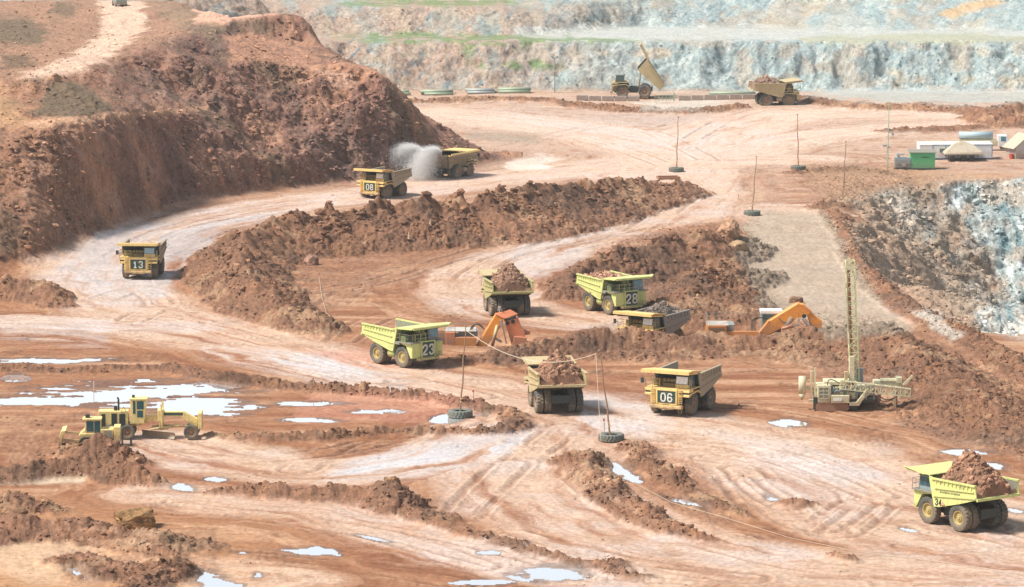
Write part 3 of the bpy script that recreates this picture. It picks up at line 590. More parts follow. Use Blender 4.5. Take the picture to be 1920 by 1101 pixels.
# ---------------------------------------------------------------- mesh helpers
class MB:
    def __init__(s): s.v = []; s.f = []; s.m = Matrix.Identity(4)
    def add(s, V, F, M=None):
        k = len(s.v); T = s.m @ M if M is not None else s.m
        s.v += [tuple(T @ Vector(p)) for p in V]; s.f += [tuple(i + k for i in f) for f in F]; return s
    def box(s, x0, x1, y0, y1, z0, z1, M=None):
        V = [(x, y, z) for x in (x0, x1) for y in (y0, y1) for z in (z0, z1)]
        return s.add(V, [(0,1,3,2),(4,6,7,5),(0,4,5,1),(2,3,7,6),(0,2,6,4),(1,5,7,3)], M)
    def prism(s, poly, y0, y1, M=None):               # polygon in XZ pushed along Y
        n = len(poly); V = [(x, y0, z) for x, z in poly] + [(x, y1, z) for x, z in poly]
        F = [tuple(range(n)), tuple(range(2*n-1, n-1, -1))] + [(i, i+n, (i+1) % n + n, (i+1) % n) for i in range(n)]
        return s.add(V, F, M)
    def slab(s, P4, t):                               # four corners given a thickness
        P4 = [Vector(p) for p in P4]; nrm = (P4[1]-P4[0]).cross(P4[3]-P4[0]).normalized() * t
        V = P4 + [p + nrm for p in P4]; return s.add(V, [(3,2,1,0),(4,5,6,7),(0,1,5,4),(1,2,6,5),(2,3,7,6),(3,0,4,7)])
    def tube(s, a, b, r, n=8, r2=None):
        a = Vector(a); b = Vector(b); r2 = r if r2 is None else r2; d = b - a
        if d.length < 1e-6: return s
        q = d.to_track_quat('Z', 'Y'); V = []
        for p, rr in ((a, r), (b, r2)):
            for i in range(n): V.append(p + q @ Vector((math.cos(2*math.pi*i/n)*rr, math.sin(2*math.pi*i/n)*rr, 0)))
        return s.add(V, [(i, (i+1) % n, (i+1) % n + n, i+n) for i in range(n)] + [tuple(range(n-1, -1, -1)), tuple(range(n, 2*n))])
    def path(s, pts_, r, n=6):
        for a, b in zip(pts_, pts_[1:]): s.tube(a, b, r, n)
        return s
    def beam(s, a, b, w, h):                          # rectangular bar
        a = Vector(a); b = Vector(b); d = (b-a); L = d.length; q = d.to_track_quat('X', 'Z')
        return s.box(0, L, -w/2, w/2, -h/2, h/2, Matrix.Translation(a) @ q.to_matrix().to_4x4())
    def lathe(s, prof, n=32, M=None, lug=0):          # profile (y, r) round the Y axis
        V = []; F = []; k = len(prof)
        for i in range(n):
            a = 2*math.pi*i/n
            for j, (y, r) in enumerate(prof):
                rr = r
                if lug and r > prof[0][1] + lug[1]: rr = r - (lug[0] if (i + (1 if y > 0 else 0)) % 2 else 0)
                V.append((math.cos(a)*rr, y, math.sin(a)*rr))
        for i in range(n):
            for j in range(k-1): F.append((i*k+j, i*k+j+1, ((i+1) % n)*k+j+1, ((i+1) % n)*k+j))
        return s.add(V, F, M)
    def build(s, name, mat, parent=None, smooth=False, bevel=0):
        me = bpy.data.meshes.new(name); me.from_pydata(s.v, [], s.f); me.update()
        bm_ = bmesh.new(); bm_.from_mesh(me); bmesh.ops.recalc_face_normals(bm_, faces=bm_.faces); bm_.to_mesh(me); bm_.free()
        if smooth: me.polygons.foreach_set('use_smooth', np.ones(len(me.polygons), bool))
        me.materials.append(mat); o = bpy.data.objects.new(name, me); C.objects.link(o); o.parent = parent
        if bevel:
            b = o.modifiers.new('bevel', 'BEVEL'); b.width = bevel; b.segments = 1; b.limit_method = 'ANGLE'
        return o
def thing(name, label, cat, loc, rz=0.0, group=None, sc=1.0):
    o = bpy.data.objects.new(name, None); C.objects.link(o); o.location = loc; o.rotation_euler = (0, 0, rz); o.scale = (sc, sc, sc)
    o['label'] = label; o['category'] = cat
    if group: o['group'] = group
    return o
def tag(o, label, cat, group=None):
    o['label'] = label; o['category'] = cat
    if group: o['group'] = group
    return o

# ---------------------------------------------------------------- materials of the objects
def paint_mat(name, c, rough_=.5, dirt=.6, dcol=(.30,.19,.125), metal=0.0, low=2.2, spec=.5):
    m, n, l, b = shader(name)
    tc = n.new('ShaderNodeTexCoord'); nz = n.new('ShaderNodeTexNoise'); nz.inputs['Scale'].default_value = 1.3; nz.inputs['Detail'].default_value = 7; nz.inputs['Roughness'].default_value = .65
    l.new(tc.outputs['Object'], nz.inputs['Vector'])
    sx = n.new('ShaderNodeSeparateXYZ'); l.new(tc.outputs['Object'], sx.inputs[0])
    mr = n.new('ShaderNodeMapRange'); mr.inputs[1].default_value = low; mr.inputs[2].default_value = 0; mr.inputs[3].default_value = -.18; mr.inputs[4].default_value = .30; l.new(sx.outputs[2], mr.inputs[0])
    ad = n.new('ShaderNodeMath'); l.new(nz.outputs['Fac'], ad.inputs[0]); l.new(mr.outputs[0], ad.inputs[1])
    r2 = n.new('ShaderNodeMapRange'); r2.inputs[1].default_value = .36; r2.inputs[2].default_value = .64; r2.inputs[3].default_value = .05; r2.inputs[4].default_value = dirt + .25; l.new(ad.outputs[0], r2.inputs[0])
    mp = n.new('ShaderNodeMapping'); mp.inputs['Scale'].default_value = (5, 5, .5); l.new(tc.outputs['Object'], mp.inputs[0])
    n3 = n.new('ShaderNodeTexNoise'); n3.inputs['Scale'].default_value = 1.2; n3.inputs['Detail'].default_value = 4; l.new(mp.outputs[0], n3.inputs['Vector'])
    r4 = n.new('ShaderNodeMapRange'); r4.inputs[1].default_value = .52; r4.inputs[2].default_value = .72; r4.inputs[3].default_value = 0; r4.inputs[4].default_value = dirt*.8; l.new(n3.outputs['Fac'], r4.inputs[0])
    mxx = n.new('ShaderNodeMath'); mxx.operation = 'MAXIMUM'; l.new(r2.outputs[0], mxx.inputs[0]); l.new(r4.outputs[0], mxx.inputs[1]); r2 = mxx
    mx = n.new('ShaderNodeMix'); mx.data_type = 'RGBA'; mx.inputs[6].default_value = (*c, 1); mx.inputs[7].default_value = (*dcol, 1); l.new(r2.outputs[0], mx.inputs[0])
    n2 = n.new('ShaderNodeTexNoise'); n2.inputs['Scale'].default_value = 6; n2.inputs['Detail'].default_value = 5; l.new(tc.outputs['Object'], n2.inputs['Vector'])
    r3 = n.new('ShaderNodeMapRange'); r3.inputs[1].default_value = .3; r3.inputs[2].default_value = .7; r3.inputs[3].default_value = .82; r3.inputs[4].default_value = 1.12; l.new(n2.outputs['Fac'], r3.inputs[0])
    m2 = n.new('ShaderNodeMix'); m2.data_type = 'RGBA'; m2.blend_type = 'MULTIPLY'; m2.inputs[0].default_value = 1; l.new(mx.outputs[2], m2.inputs[6]); l.new(r3.outputs[0], m2.inputs[7])
    l.new(m2.outputs[2], b.inputs['Base Color']); b.inputs['Roughness'].default_value = rough_; b.inputs['Metallic'].default_value = metal; b.inputs['Specular IOR Level'].default_value = spec
    return m
YEL = paint_mat('yellow_paint', (.80,.58,.22)); YELD = paint_mat('dusty_yellow_paint', (.50,.41,.22), dirt=.8); TAN = paint_mat('faded_tan_paint', (.34,.29,.20), dirt=.7)
LIME = paint_mat('lime_paint', (.58,.63,.23), dirt=.65); LIMED = paint_mat('worn_lime_paint', (.42,.48,.14), dirt=.6)
DUSTY = paint_mat('bare_dusty_steel', (.22,.22,.18), .6, .6, (.36,.28,.2)); DARK = paint_mat('dark_greasy_shaded_steel', (.022,.034,.034), .6, .02, (.12,.09,.06)); GREEN = paint_mat('dark_green_grille', (.02,.07,.06), .6, .12)  # DARK: near black also carries shade under truck bodies and canopies
TYRE = paint_mat('muddy_rubber', (.07,.075,.068), .85, .45, (.21,.165,.115), low=1.0); TYREG = paint_mat('grey_green_rubber', (.10,.14,.13), .8, .35, (.2,.17,.13))
WHITE = paint_mat('white_paint', (.78,.80,.78), .5, .1); CREAM = paint_mat('cream_paint', (.62,.58,.38), .55, .45); BLUE = paint_mat('blue_trim', (.05,.22,.50), .5, .1)
GLASS = paint_mat('dark_teal_glass', (.02,.10,.12), .08, .1, spec=.8); GLASSB = paint_mat('blue_glass', (.05,.22,.30), .08, .15, (.3,.4,.42), spec=.8); WPANE = paint_mat('white_windscreen', (.85,.87,.85), .15, .05)  # WPANE: plain near-white base colour for some windscreens
PALEB = paint_mat('pale_blue_glass', (.30,.48,.55), .1, .1)
ORANGE = paint_mat('orange_paint', (.82,.30,.04), .45, .3); REDO = paint_mat('faded_orange_paint', (.66,.22,.10), .5, .4); STEEL = paint_mat('bright_steel', (.5,.52,.52), .25, .1, metal=.8)
GREYB = paint_mat('grey_blue_panel', (.22,.29,.31), .5, .3); PALE = paint_mat('pale_grey_deck', (.50,.50,.46), .6, .4); RUST = paint_mat('rust_brown', (.28,.12,.07), .8, .3)
WOOD = paint_mat('weathered_wood', (.30,.19,.12), .85, .3, low=.1); GRN = paint_mat('bright_green_sheet', (.10,.50,.22), .5, .15); PIPEG = paint_mat('pale_green_pipe', (.30,.52,.38), .5, .2); PIPEB = paint_mat('pale_blue_pipe', (.36,.50,.55), .5, .2)
CONC = paint_mat('grey_concrete', (.38,.38,.37), .9, .4); CANVAS = paint_mat('beige_canvas', (.45,.40,.31), .95, .35); ROPE = paint_mat('pale_rope', (.62,.54,.42), .9, .2); HOSE = paint_mat('black_hose', (.04,.04,.035), .6, .3)
RED = paint_mat('red_plastic', (.60,.05,.04), .5, .1); NUM = paint_mat('white_number_paint', (.74,.74,.66), .7, .12)
DCAB = paint_mat('dark_olive_cab', (.09,.11,.08), .45, .3); FILT = paint_mat('shaded_green_parts', (.16,.22,.07), .5, .4); FILT2 = paint_mat('shaded_yellow_parts', (.20,.16,.05), .5, .4)  # FILT, FILT2: engine colours darkened, under-canopy shade put into them
def load_mat():
    return M_CLOD

DIG = {'0': [[(.05,.3),(.05,.7),(.2,.95),(.42,.98)], [(.58,.98),(.8,.95),(.95,.7),(.95,.3)], [(.95,.26),(.8,.05),(.58,.02)], [(.42,.02),(.2,.05),(.05,.26)]],
 '1': [[(.2,.75),(.5,.96),(.5,.55)], [(.5,.5),(.5,.04)], [(.2,.03),(.8,.03)]],
 '2': [[(.06,.72),(.15,.92),(.45,.98)], [(.52,.98),(.85,.92),(.93,.72),(.85,.55),(.6,.42)], [(.52,.38),(.2,.2),(.06,.04),(.95,.04)]],
 '3': [[(.08,.78),(.2,.95),(.46,.98)], [(.54,.98),(.85,.93),(.9,.72),(.8,.57),(.5,.52)], [(.55,.49),(.85,.44),(.94,.26),(.85,.08),(.54,.02)], [(.46,.02),(.18,.06),(.06,.24)]],
 '4': [[(.7,.02),(.7,.98),(.05,.32),(.98,.32)]],
 '6': [[(.9,.8),(.78,.95),(.54,.98)], [(.46,.98),(.2,.93),(.06,.7),(.05,.3)], [(.06,.26),(.2,.06),(.46,.02)], [(.54,.02),(.82,.06),(.94,.28),(.82,.5),(.5,.54),(.2,.48)]],
 '8': [[(.46,.98),(.16,.92),(.1,.74),(.2,.58),(.46,.53)], [(.54,.98),(.84,.92),(.9,.74),(.8,.58),(.54,.53)], [(.46,.49),(.14,.43),(.05,.26),(.14,.07),(.46,.02)], [(.54,.49),(.86,.43),(.95,.26),(.86,.07),(.54,.02)]]}
def text_mesh(txt, h, name, mat, parent, M, sx=.78):
    w = h*.5*sx/.78; gap = w*1.45; x0 = -(len(txt)-1)*gap/2 - w/2; st = h*.085
    for c_ in txt:
        mb = MB()
        for s_ in DIG[c_]:
            q = [Vector((x0+a*w, (b_-.5)*h, 0)) for a, b_ in s_]
            for a, b_ in zip(q, q[1:]):
                d = (b_-a).normalized(); nn = Vector((-d.y, d.x, 0))*st; e = d*st*.45; V = [a-e+nn, a-e-nn, b_+e-nn, b_+e+nn]
                mb.add([M @ v for v in V] + [M @ (v+Vector((0,0,.03))) for v in V], [(0,1,2,3),(7,6,5,4),(0,4,5,1),(1,5,6,2),(2,6,7,3),(3,7,4,0)])
        x0 += gap; mb.build('digit', mat, parent)
FRONT = Matrix(((0,0,1,0),(1,0,0,0),(0,1,0,0),(0,0,0,1)))     # text upright, facing +X

# ---------------------------------------------------------------- haul trucks (forward +X, left +Y)
def tyre_bm(w, r, rim, n=44):
    mb = MB(); h = w/2
    mb.lathe([(-h*.72, rim), (-h*.98, rim+(r-rim)*.28), (-h, rim+(r-rim)*.62), (-h*.93, r*.955), (-h*.72, r), (-h*.06, r), (h*.06, r), (h*.72, r), (h*.93, r*.955), (h, rim+(r-rim)*.62), (h*.98, rim+(r-rim)*.28), (h*.72, rim)], n, None, (.075, (r-rim)*.8))
    return mb
_t = tyre_bm(.80, 1.35, .66).build('tyre', TYRE, None, False); TYRE_ME = _t.data; bpy.data.objects.remove(_t)
def rim_me(mat, nm):
    mb = MB(); mb.lathe([(.30,.0),(.30,.16),(.22,.20),(.22,.34),(.10,.40),(.10,.56),(.30,.62),(.32,.70),(-.30,.70),(-.30,.0)], 24)
    for k in range(10):
        a = k*math.pi/5; mb.tube((math.cos(a)*.27, .2, math.sin(a)*.27), (math.cos(a)*.27, .27, math.sin(a)*.27), .03, 6)
    o = mb.build('wheel', mat, None); me = o.data; bpy.data.objects.remove(o); return me
RIMS = {'y': rim_me(YELD, 'y'), 'l': rim_me(paint_mat('yellow_rim', (.62,.56,.16), .5, .35), 'l'), 'd': rim_me(TAN, 'd')}
def wheel(parent, x, y, side, rim, r=1.35, steer=0.0, name='wheel'):
    w = bpy.data.objects.new(name, RIMS[rim]); C.objects.link(w); w.parent = parent; w.location = (x, y, r); k = r/1.35
    w.rotation_euler = (0, random.uniform(0, 1), (0 if side > 0 else math.pi) + steer); w.scale = (k, 1, k)
    t = bpy.data.objects.new('tyre', TYRE_ME); C.objects.link(t); t.parent = w; return w
def rotx(M, px_, pz_, ang): return Matrix.Translation((px_, 0, pz_)) @ Matrix.Rotation(-ang, 4, 'Y') @ Matrix.Translation((-px_, 0, -pz_)) if ang else Matrix.Identity(4)
def haul_truck(label, loc, phi, style='y', num=None, dump=0.0, body=None, wind=None, steer=0.0, side_num=None, sc=1.0, group='rigid haul trucks working in the mine', tank=False):
    T = thing('haul_truck' if not tank else 'water_truck', label, 'haul truck' if not tank else 'water truck', loc, R(phi), group, sc)
    lime = style == 'l'; MP = LIME if lime else (YEL if style == 'y' else YELD); MB_ = body or (LIME if lime else TAN)
    wind = wind or GLASS
    c = MB(); c.box(-3.7, 4.0, -.75, -.4, 1.25, 1.8); c.box(-3.7, 4.0, .4, .75, 1.25, 1.8); c.box(-.3, .1, -1.2, 1.2, 1.3, 1.7); c.box(-3.9, -3.6, -1.1, 1.1, 1.3, 2.2)
    c.tube((2.3,-2.0,1.35),(2.3,2.0,1.35),.24,10); c.tube((-2.3,-2.4,1.35),(-2.3,2.4,1.35),.36,12)
    c.add([(-3.1,-.75,.95),(-3.1,.75,.95),(-3.1,.75,1.75),(-3.1,-.75,1.75),(-3.65,0,1.3)], [(0,1,2,3),(0,4,1),(1,4,2),(2,4,3),(3,4,0)])
    for s in (-1, 1):
        c.tube((2.3,s*1.2,1.3),(2.0,s*1.0,2.7),.16,10); c.tube((-2.6,s*.95,1.2),(-3.3,s*.9,2.4),.14,8)
        c.box(-.9,.9,s*1.25-.35,s*1.25+.35,1.0,2.2)
        c.beam((1.0,s*1.1,2.5),(2.9,s*1.1,3.0),.12,.2)
    c.box(1.2, 4.0, -1.0, 1.0, 1.0, 2.4); c.box(1.0, 3.9, -.9, .9, 2.4, 3.0)
    c.build('chassis', DARK, T)
    tk = MB(); tk.tube((-.2,-2.15,1.55),(-1.0 if False else .9,-2.15,1.55),.5,14); tk.build('fuel_tank', LIMED if lime else TAN, T, True)
    if lime:
        g = MB(); g.prism([(3.05,1.35),(4.4,1.2),(4.4,3.38),(2.3,3.1),(2.3,2.95)], -1.1, 1.1)
        for s in (-1, 1):
            g.prism([(3.95,1.35),(4.3,1.35),(4.3,3.14),(2.0,3.14),(1.2,3.05),(2.1,2.95),(3.1,2.8)], s*1.1, s*2.45)
        g.build('front_body', MP, T, bevel=.03)
        gy = .95; gz0, gz1 = 1.4, 3.25; gx = 4.41
        b = MB(); b.box(4.1,4.75,-1.6,1.6,1.05,1.32); b.box(4.1,4.6,1.6,2.3,1.35,1.5); b.build('bumper', MP, T, bevel=.02)
    else:
        g = MB(); g.box(2.9,4.42,-1.3,1.3,1.35,3.25)
        for s in (-1, 1):
            g.box(4.0,4.42,s*1.3,s*2.0,1.3,3.1) if s < 0 else g.box(4.0,4.36,1.3,1.42,1.3,3.1)
            g.prism([(4.42,2.35),(4.42,2.62),(3.6,2.72),(1.6,2.85),(.9,2.4),(.9,2.25),(1.7,2.72),(3.6,2.56),(4.0,2.35)], s*1.42, s*2.75)
            g.box(3.2,4.4,s*1.42,s*2.75,2.85,3.1)
        g.build('front_body', MP, T, bevel=.03)
        [MB().box(4.15,4.34,s*1.5,s*2.65,2.63,2.84).build('light_bar', DARK, T) for s in (-1, 1)]
        gy = 1.12; gz0, gz1 = 1.55, 2.95; gx = 4.43
        b = MB(); b.box(4.3,4.85,-1.95,1.95,1.0,1.32); b.box(4.35,4.7,-.9,.9,.85,1.0); b.build('bumper', MP, T, bevel=.02)
    gr = MB(); gr.box(gx-.05, gx+.02, -gy, gy, gz0, gz1)
    for k in range(9): z = gz0 + (k+.5)*(gz1-gz0)/9; gr.box(gx+.02, gx+.045, -gy, gy, z-.02, z+.02)
    grl = gr.build('grille', GREEN, T)
    fr = MB(); fr.box(gx-.02,gx+.09,-gy-.14,-gy,gz0-.1,gz1+.12); fr.box(gx-.02,gx+.09,gy,gy+.14,gz0-.1,gz1+.12); fr.box(gx-.02,gx+.085,-gy,gy,gz1,gz1+.12); fr.build('grille_frame', MP, T)
    if num:
        text_mesh(num, (gz1-gz0)*.66, 'number', NUM, grl, Matrix.Translation((gx+.06, 0, (gz0+gz1)/2-.05)) @ FRONT, .95 if not lime else .9)
        if lime:
            lv = MB()
            for k in range(6): z = gz0+.35+k*(gz1-gz0-.6)/5; lv.box(gx+.05, gx+.085, -gy*.9, gy*.9, z-.018, z+.018)
            lv.build('louvre', GREEN, grl)
    # deck, rails, ladders
    d = MB(); zt = 3.15 if lime else 3.12
    d.box(1.0, 4.3, -2.75, 2.75, zt, zt+.1)
    if lime: d.box(.9, 2.2, -2.75, -1.2, zt-.25, zt-.002)
    d.build('deck', DUSTY if lime else MP, T)
    rl = MB(); zr = zt+.1
    def rail(pts_):
        for a, b_ in zip(pts_, pts_[1:]):
            for h in (.5, 1.0): rl.tube((a[0],a[1],zr+h),(b_[0],b_[1],zr+h),.028,5)
            n_ = max(1, int((Vector(b_)-Vector(a)).length/.8))
            for k in range(n_+1): p = Vector(a).lerp(Vector(b_), k/n_); rl.tube((p.x,p.y,zr),(p.x,p.y,zr+1.0),.028,5)
    rail([(1.2,-2.7),(4.25,-2.7),(4.25,-1.0 if not lime else .6)])
    if lime: rail([(4.25,.6),(4.25,2.7)])
    rl.build('railing', STEEL if lime else YELD, T); rl = MB(); rail([(3.7,2.7),(4.2,2.7)])
    rl.build('railing', STEEL if lime else YELD, T)
    for s in (-1, 1):
        ld = MB(); yy = s*1.68 if not lime else s*1.3
        if lime and s < 0: continue
        for q in (-.22,.22): ld.tube((4.52,yy+q,1.25),(4.46,yy+q,3.15),.03,5); ld.tube((4.5,yy+q,.5),(4.5,yy+q,1.0),.03,5)
        for k in range(8): ld.box(4.44,4.56,yy-.22,yy+.22,1.4+k*.24-.015,1.4+k*.24+.02)
        ld.box(4.44,4.56,yy-.22,yy+.22,.5,.54); ld.box(4.44,4.56,yy-.22,yy+.22,.75,.79)
        ld.build('ladder', MP, T)
    # cab on the left
    cb = MB(); z0 = zt+.1
    cb.prism([(1.9,z0),(3.75,z0),(3.75,z0+.42),(3.55,z0+1.36),(1.9,z0+1.36)], .75, 2.35); cb.box(1.8,3.75,.68,2.42,z0+1.36,z0+1.42)
    cab = cb.build('cab', GREYB if lime else DCAB, T, bevel=.03)
    if not lime: w = MB(); w.box(3.751,3.83,.8,2.4,z0+.02,z0+.44); w.build('cab_panel', MP, cab)
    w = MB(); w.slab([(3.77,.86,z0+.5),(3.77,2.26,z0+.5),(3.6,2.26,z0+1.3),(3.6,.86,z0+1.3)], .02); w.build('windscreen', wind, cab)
    for y_, q in ((2.36,1),(.74,-1)):
        w = MB(); w.box(2.05,2.75,min(y_,y_+.02*q),max(y_,y_+.02*q),z0+.4,z0+1.28); w.box(2.85,3.5,min(y_,y_+.02*q),max(y_,y_+.02*q),z0+.4,z0+1.28); w.build('side_window', GLASS, cab)
    # engine intake, filters and pipes under the canopy
    en = MB(); en.box(1.9,2.9,-2.3,.4,zr,zr+.7)
    for k, y_ in enumerate((-.75,-.3,.15,.5)): en.tube((2.7,y_,zr+.75),(3.35,y_,zr+.75),.2,14)
    en.tube((3.3,-1.3,zr),(3.3,-1.3,zr+.95),.13,8); en.tube((3.3,-1.55,zr),(3.3,-1.55,zr+.8),.09,8); en.box(3.0,3.5,-.9,.6,zr,zr+.45)
    if lime:
        for y_, z_ in ((-.5,1.15),(.05,1.2),(-.2,.75),(.35,.8)): en.tube((2.7,y_,zr+z_),(3.45,y_,zr+z_),.24,14)
    en.build('air_filter', FILT if lime else FILT2, T, False)
    mr = MB(); mr.tube((4.2,-2.72,zr+.6),(4.45,-2.95,zr+.75),.03,5); mr.box(4.42,4.5,-3.2,-2.8,zr+.45,zr+1.05); mr.build('mirror', DARK, T)
    if tank:
        tb = MB()
        def ring(z, k): return [(-4.9+.55*(1-k)*2,-2.75*(.6+.4*k),z),(1.6-.5*(1-k),-2.75*(.6+.4*k),z),(1.6-.5*(1-k),2.75*(.6+.4*k),z),(-4.9+.55*(1-k)*2,2.75*(.6+.4*k),z)]
        V = ring(2.0, 0) + ring(4.6, 1); tb.add(V, [(0,1,2,3),(7,6,5,4),(0,4,5,1),(1,5,6,2),(2,6,7,3),(3,7,4,0)])
        for s in (-1, 1):
            for k in range(13):
                x = -4.5 + k*.48; tb.beam((x*.92, s*1.78, 2.15), (x, s*2.88, 4.5), .14, .34)
        for k in range(9): y = -2.2+k*.55; tb.beam((-4.0,y*.65,2.2),(-5.0,y,4.5),.12,.16)
        t_o = tb.build('tank', TAN, T)
        rm = MB(); rm.box(-5.1,5.0,-3.0,-2.8,4.6,4.85); rm.box(-5.1,5.0,2.8,3.0,4.6,4.85); rm.box(4.7,5.0,-2.6,2.6,4.6,4.95); rm.box(1.5,4.7,-2.6,2.6,4.75,4.9); rm.box(-5.1,1.5,-2.6,2.6,4.4,4.6); rm.build('tank_rim', YEL, T)
        sp = MB(); sp.path([(-5.1,-2.2,1.6),(-5.25,-2.2,4.6),(-5.3,2.2,4.6),(-5.25,2.2,1.6)], .09); sp.box(-5.3,-4.9,-1.0,1.0,1.2,1.9); sp.build('spray_bar', DARK, T)
    else:
        M = rotx(None, -3.5, 2.2, dump) if dump else Matrix.Identity(4)
        bd_ = MB(); bd_.m = M
        bot = [(-5.0,3.5),(-2.5,2.72),(.3,2.0),(1.0,1.95)]
        side = bot + [(1.75,4.6),(1.75,4.85),(1.2,4.72),(-4.8,4.85)]
        for s in (-1, 1):
            bd_.prism(side, s*2.65, s*2.78)
            bd_.beam((-4.85,s*2.77,4.80),(1.3,s*2.77,4.66),.32,.14)
            bd_.beam((-4.6,s*2.84,4.2),(.9,s*2.84,3.8),.12,.12); bd_.beam((-4.9,s*2.84,3.62),(1.1,s*2.84,2.98),.1,.1)
            for k in range(10 if lime else 7):
                x = -4.3 + k*(.55 if lime else .8); bd_.box(x-.05,x+.05,min(s*2.78,s*2.88),max(s*2.78,s*2.88),4.3 if lime else 4.2,4.72-.02*(x+1))
            if not lime:
                for k in range(5): x = -3.9+k*.95; bd_.box(x-.12,x+.12,min(s*2.79,s*2.83),max(s*2.79,s*2.83),3.8,4.08)
        bd_.slab([(bot[0][0],-2.66,bot[0][1]),(bot[0][0],2.66,bot[0][1]),(bot[2][0],2.66,bot[2][1]),(bot[2][0],-2.66,bot[2][1])], -.14)
        bd_.slab([(bot[2][0],-2.66,bot[2][1]-.02),(bot[2][0],2.66,bot[2][1]-.02),(1.0,2.66,1.95),(1.0,-2.66,1.95)], -.14)
        fwl = MB(); fwl.m = M; fwl.slab([(1.0,-2.64,1.95),(1.0,2.64,1.95),(1.72,2.64,4.72),(1.72,-2.64,4.72)], .1)
        for k in range(6): y = -2.2+k*.88; fwl.beam((1.15,y,2.1),(1.85,y,4.7),.14,.14)
        bd_.box(-5.15,-4.95,-2.75,2.75,3.34,3.58)
        bo = bd_.build('dump_body', MB_, T)
        fwl.build('front_wall', FILT if lime else DARK, bo)  # dark colour stands in for the shade below the canopy
        cp = MB(); cp.m = M
        if lime:
            cp.slab([(1.6,-2.8,4.86),(1.6,2.8,4.86),(4.9,2.8,5.1),(4.9,-2.8,5.1)], -.1); cp.slab([(2.2,2.81,4.92),(4.9,2.81,5.08),(5.0,3.2,5.42),(2.2,3.05,5.0)], -.08); cp.slab([(2.2,-2.81,4.92),(4.9,-2.81,5.08),(5.0,-3.1,5.08),(2.2,-3.0,4.92)], .08)
            cp.box(4.88,5.0,-2.78,2.78,4.92,5.15)
        else:
            cp.slab([(1.5,-2.85,4.88),(1.5,2.85,4.88),(4.92,2.85,5.26),(4.92,-2.85,5.26)], -.12); cp.box(4.92,5.04,-2.95,2.95,4.98,5.34)
            for k in range(7): y = -2.6+k*.87; cp.beam((1.8,y,4.72),(4.9,y,5.05),.1,.14)
            cp.slab([(1.6,2.85,4.84),(4.9,2.85,5.2),(4.6,3.12,5.42),(1.4,3.05,5.0)], .06)
        cp.build('canopy', MP if not lime else LIME, bo)
        if not dump and style != 'f' and not lime or lime:
            for s in (-1, 1):
                ins = MB(); ins.m = M; ins.box(-4.8,1.2,min(s*2.6,s*2.64),max(s*2.6,s*2.64),3.5,4.66); ins.build('wear_plate', DUSTY, bo)
        if dump:
            h = MB()
            for s in (-1, 1):
                e = M @ Vector((.2, s*.8, 2.2)); h.tube((-.9,s*.8,1.5),e.lerp(Vector((-.9,s*.8,1.5)),.4),.2,10); h.tube((-.9,s*.8,1.5),e,.11,8)
            h.build('hoist_cylinder', TAN, T)
        if side_num:
            text_mesh(side_num, .6, 'number', DARK, bo, Matrix.Translation((.35, 2.785, 2.46)) @ Matrix(((-1,0,0,0),(0,0,1,0),(0,1,0,0),(0,0,0,1))), .9)
            wd = MB()
            for k in range(17):
                x = .1-k*.17; hh = random.choice((.1,.14,.18)); wd.box(x-.05,x+.03,2.785,2.80,3.50+ (.1-x)*.055-hh/2,3.50+(.1-x)*.055+hh/2)
            wd.build('worn_lettering', DARK, bo)
    rim = {'y':'d','l':'l','f':'y'}[style]
    wheel(T, 2.3, 2.12, 1, rim, steer=steer); wheel(T, 2.3, -2.12, -1, rim, steer=steer)
    for s in (-1, 1):
        wheel(T, -2.3, s*2.30, s, rim); wheel(T, -2.3, s*1.40, s, 'd')
    return T
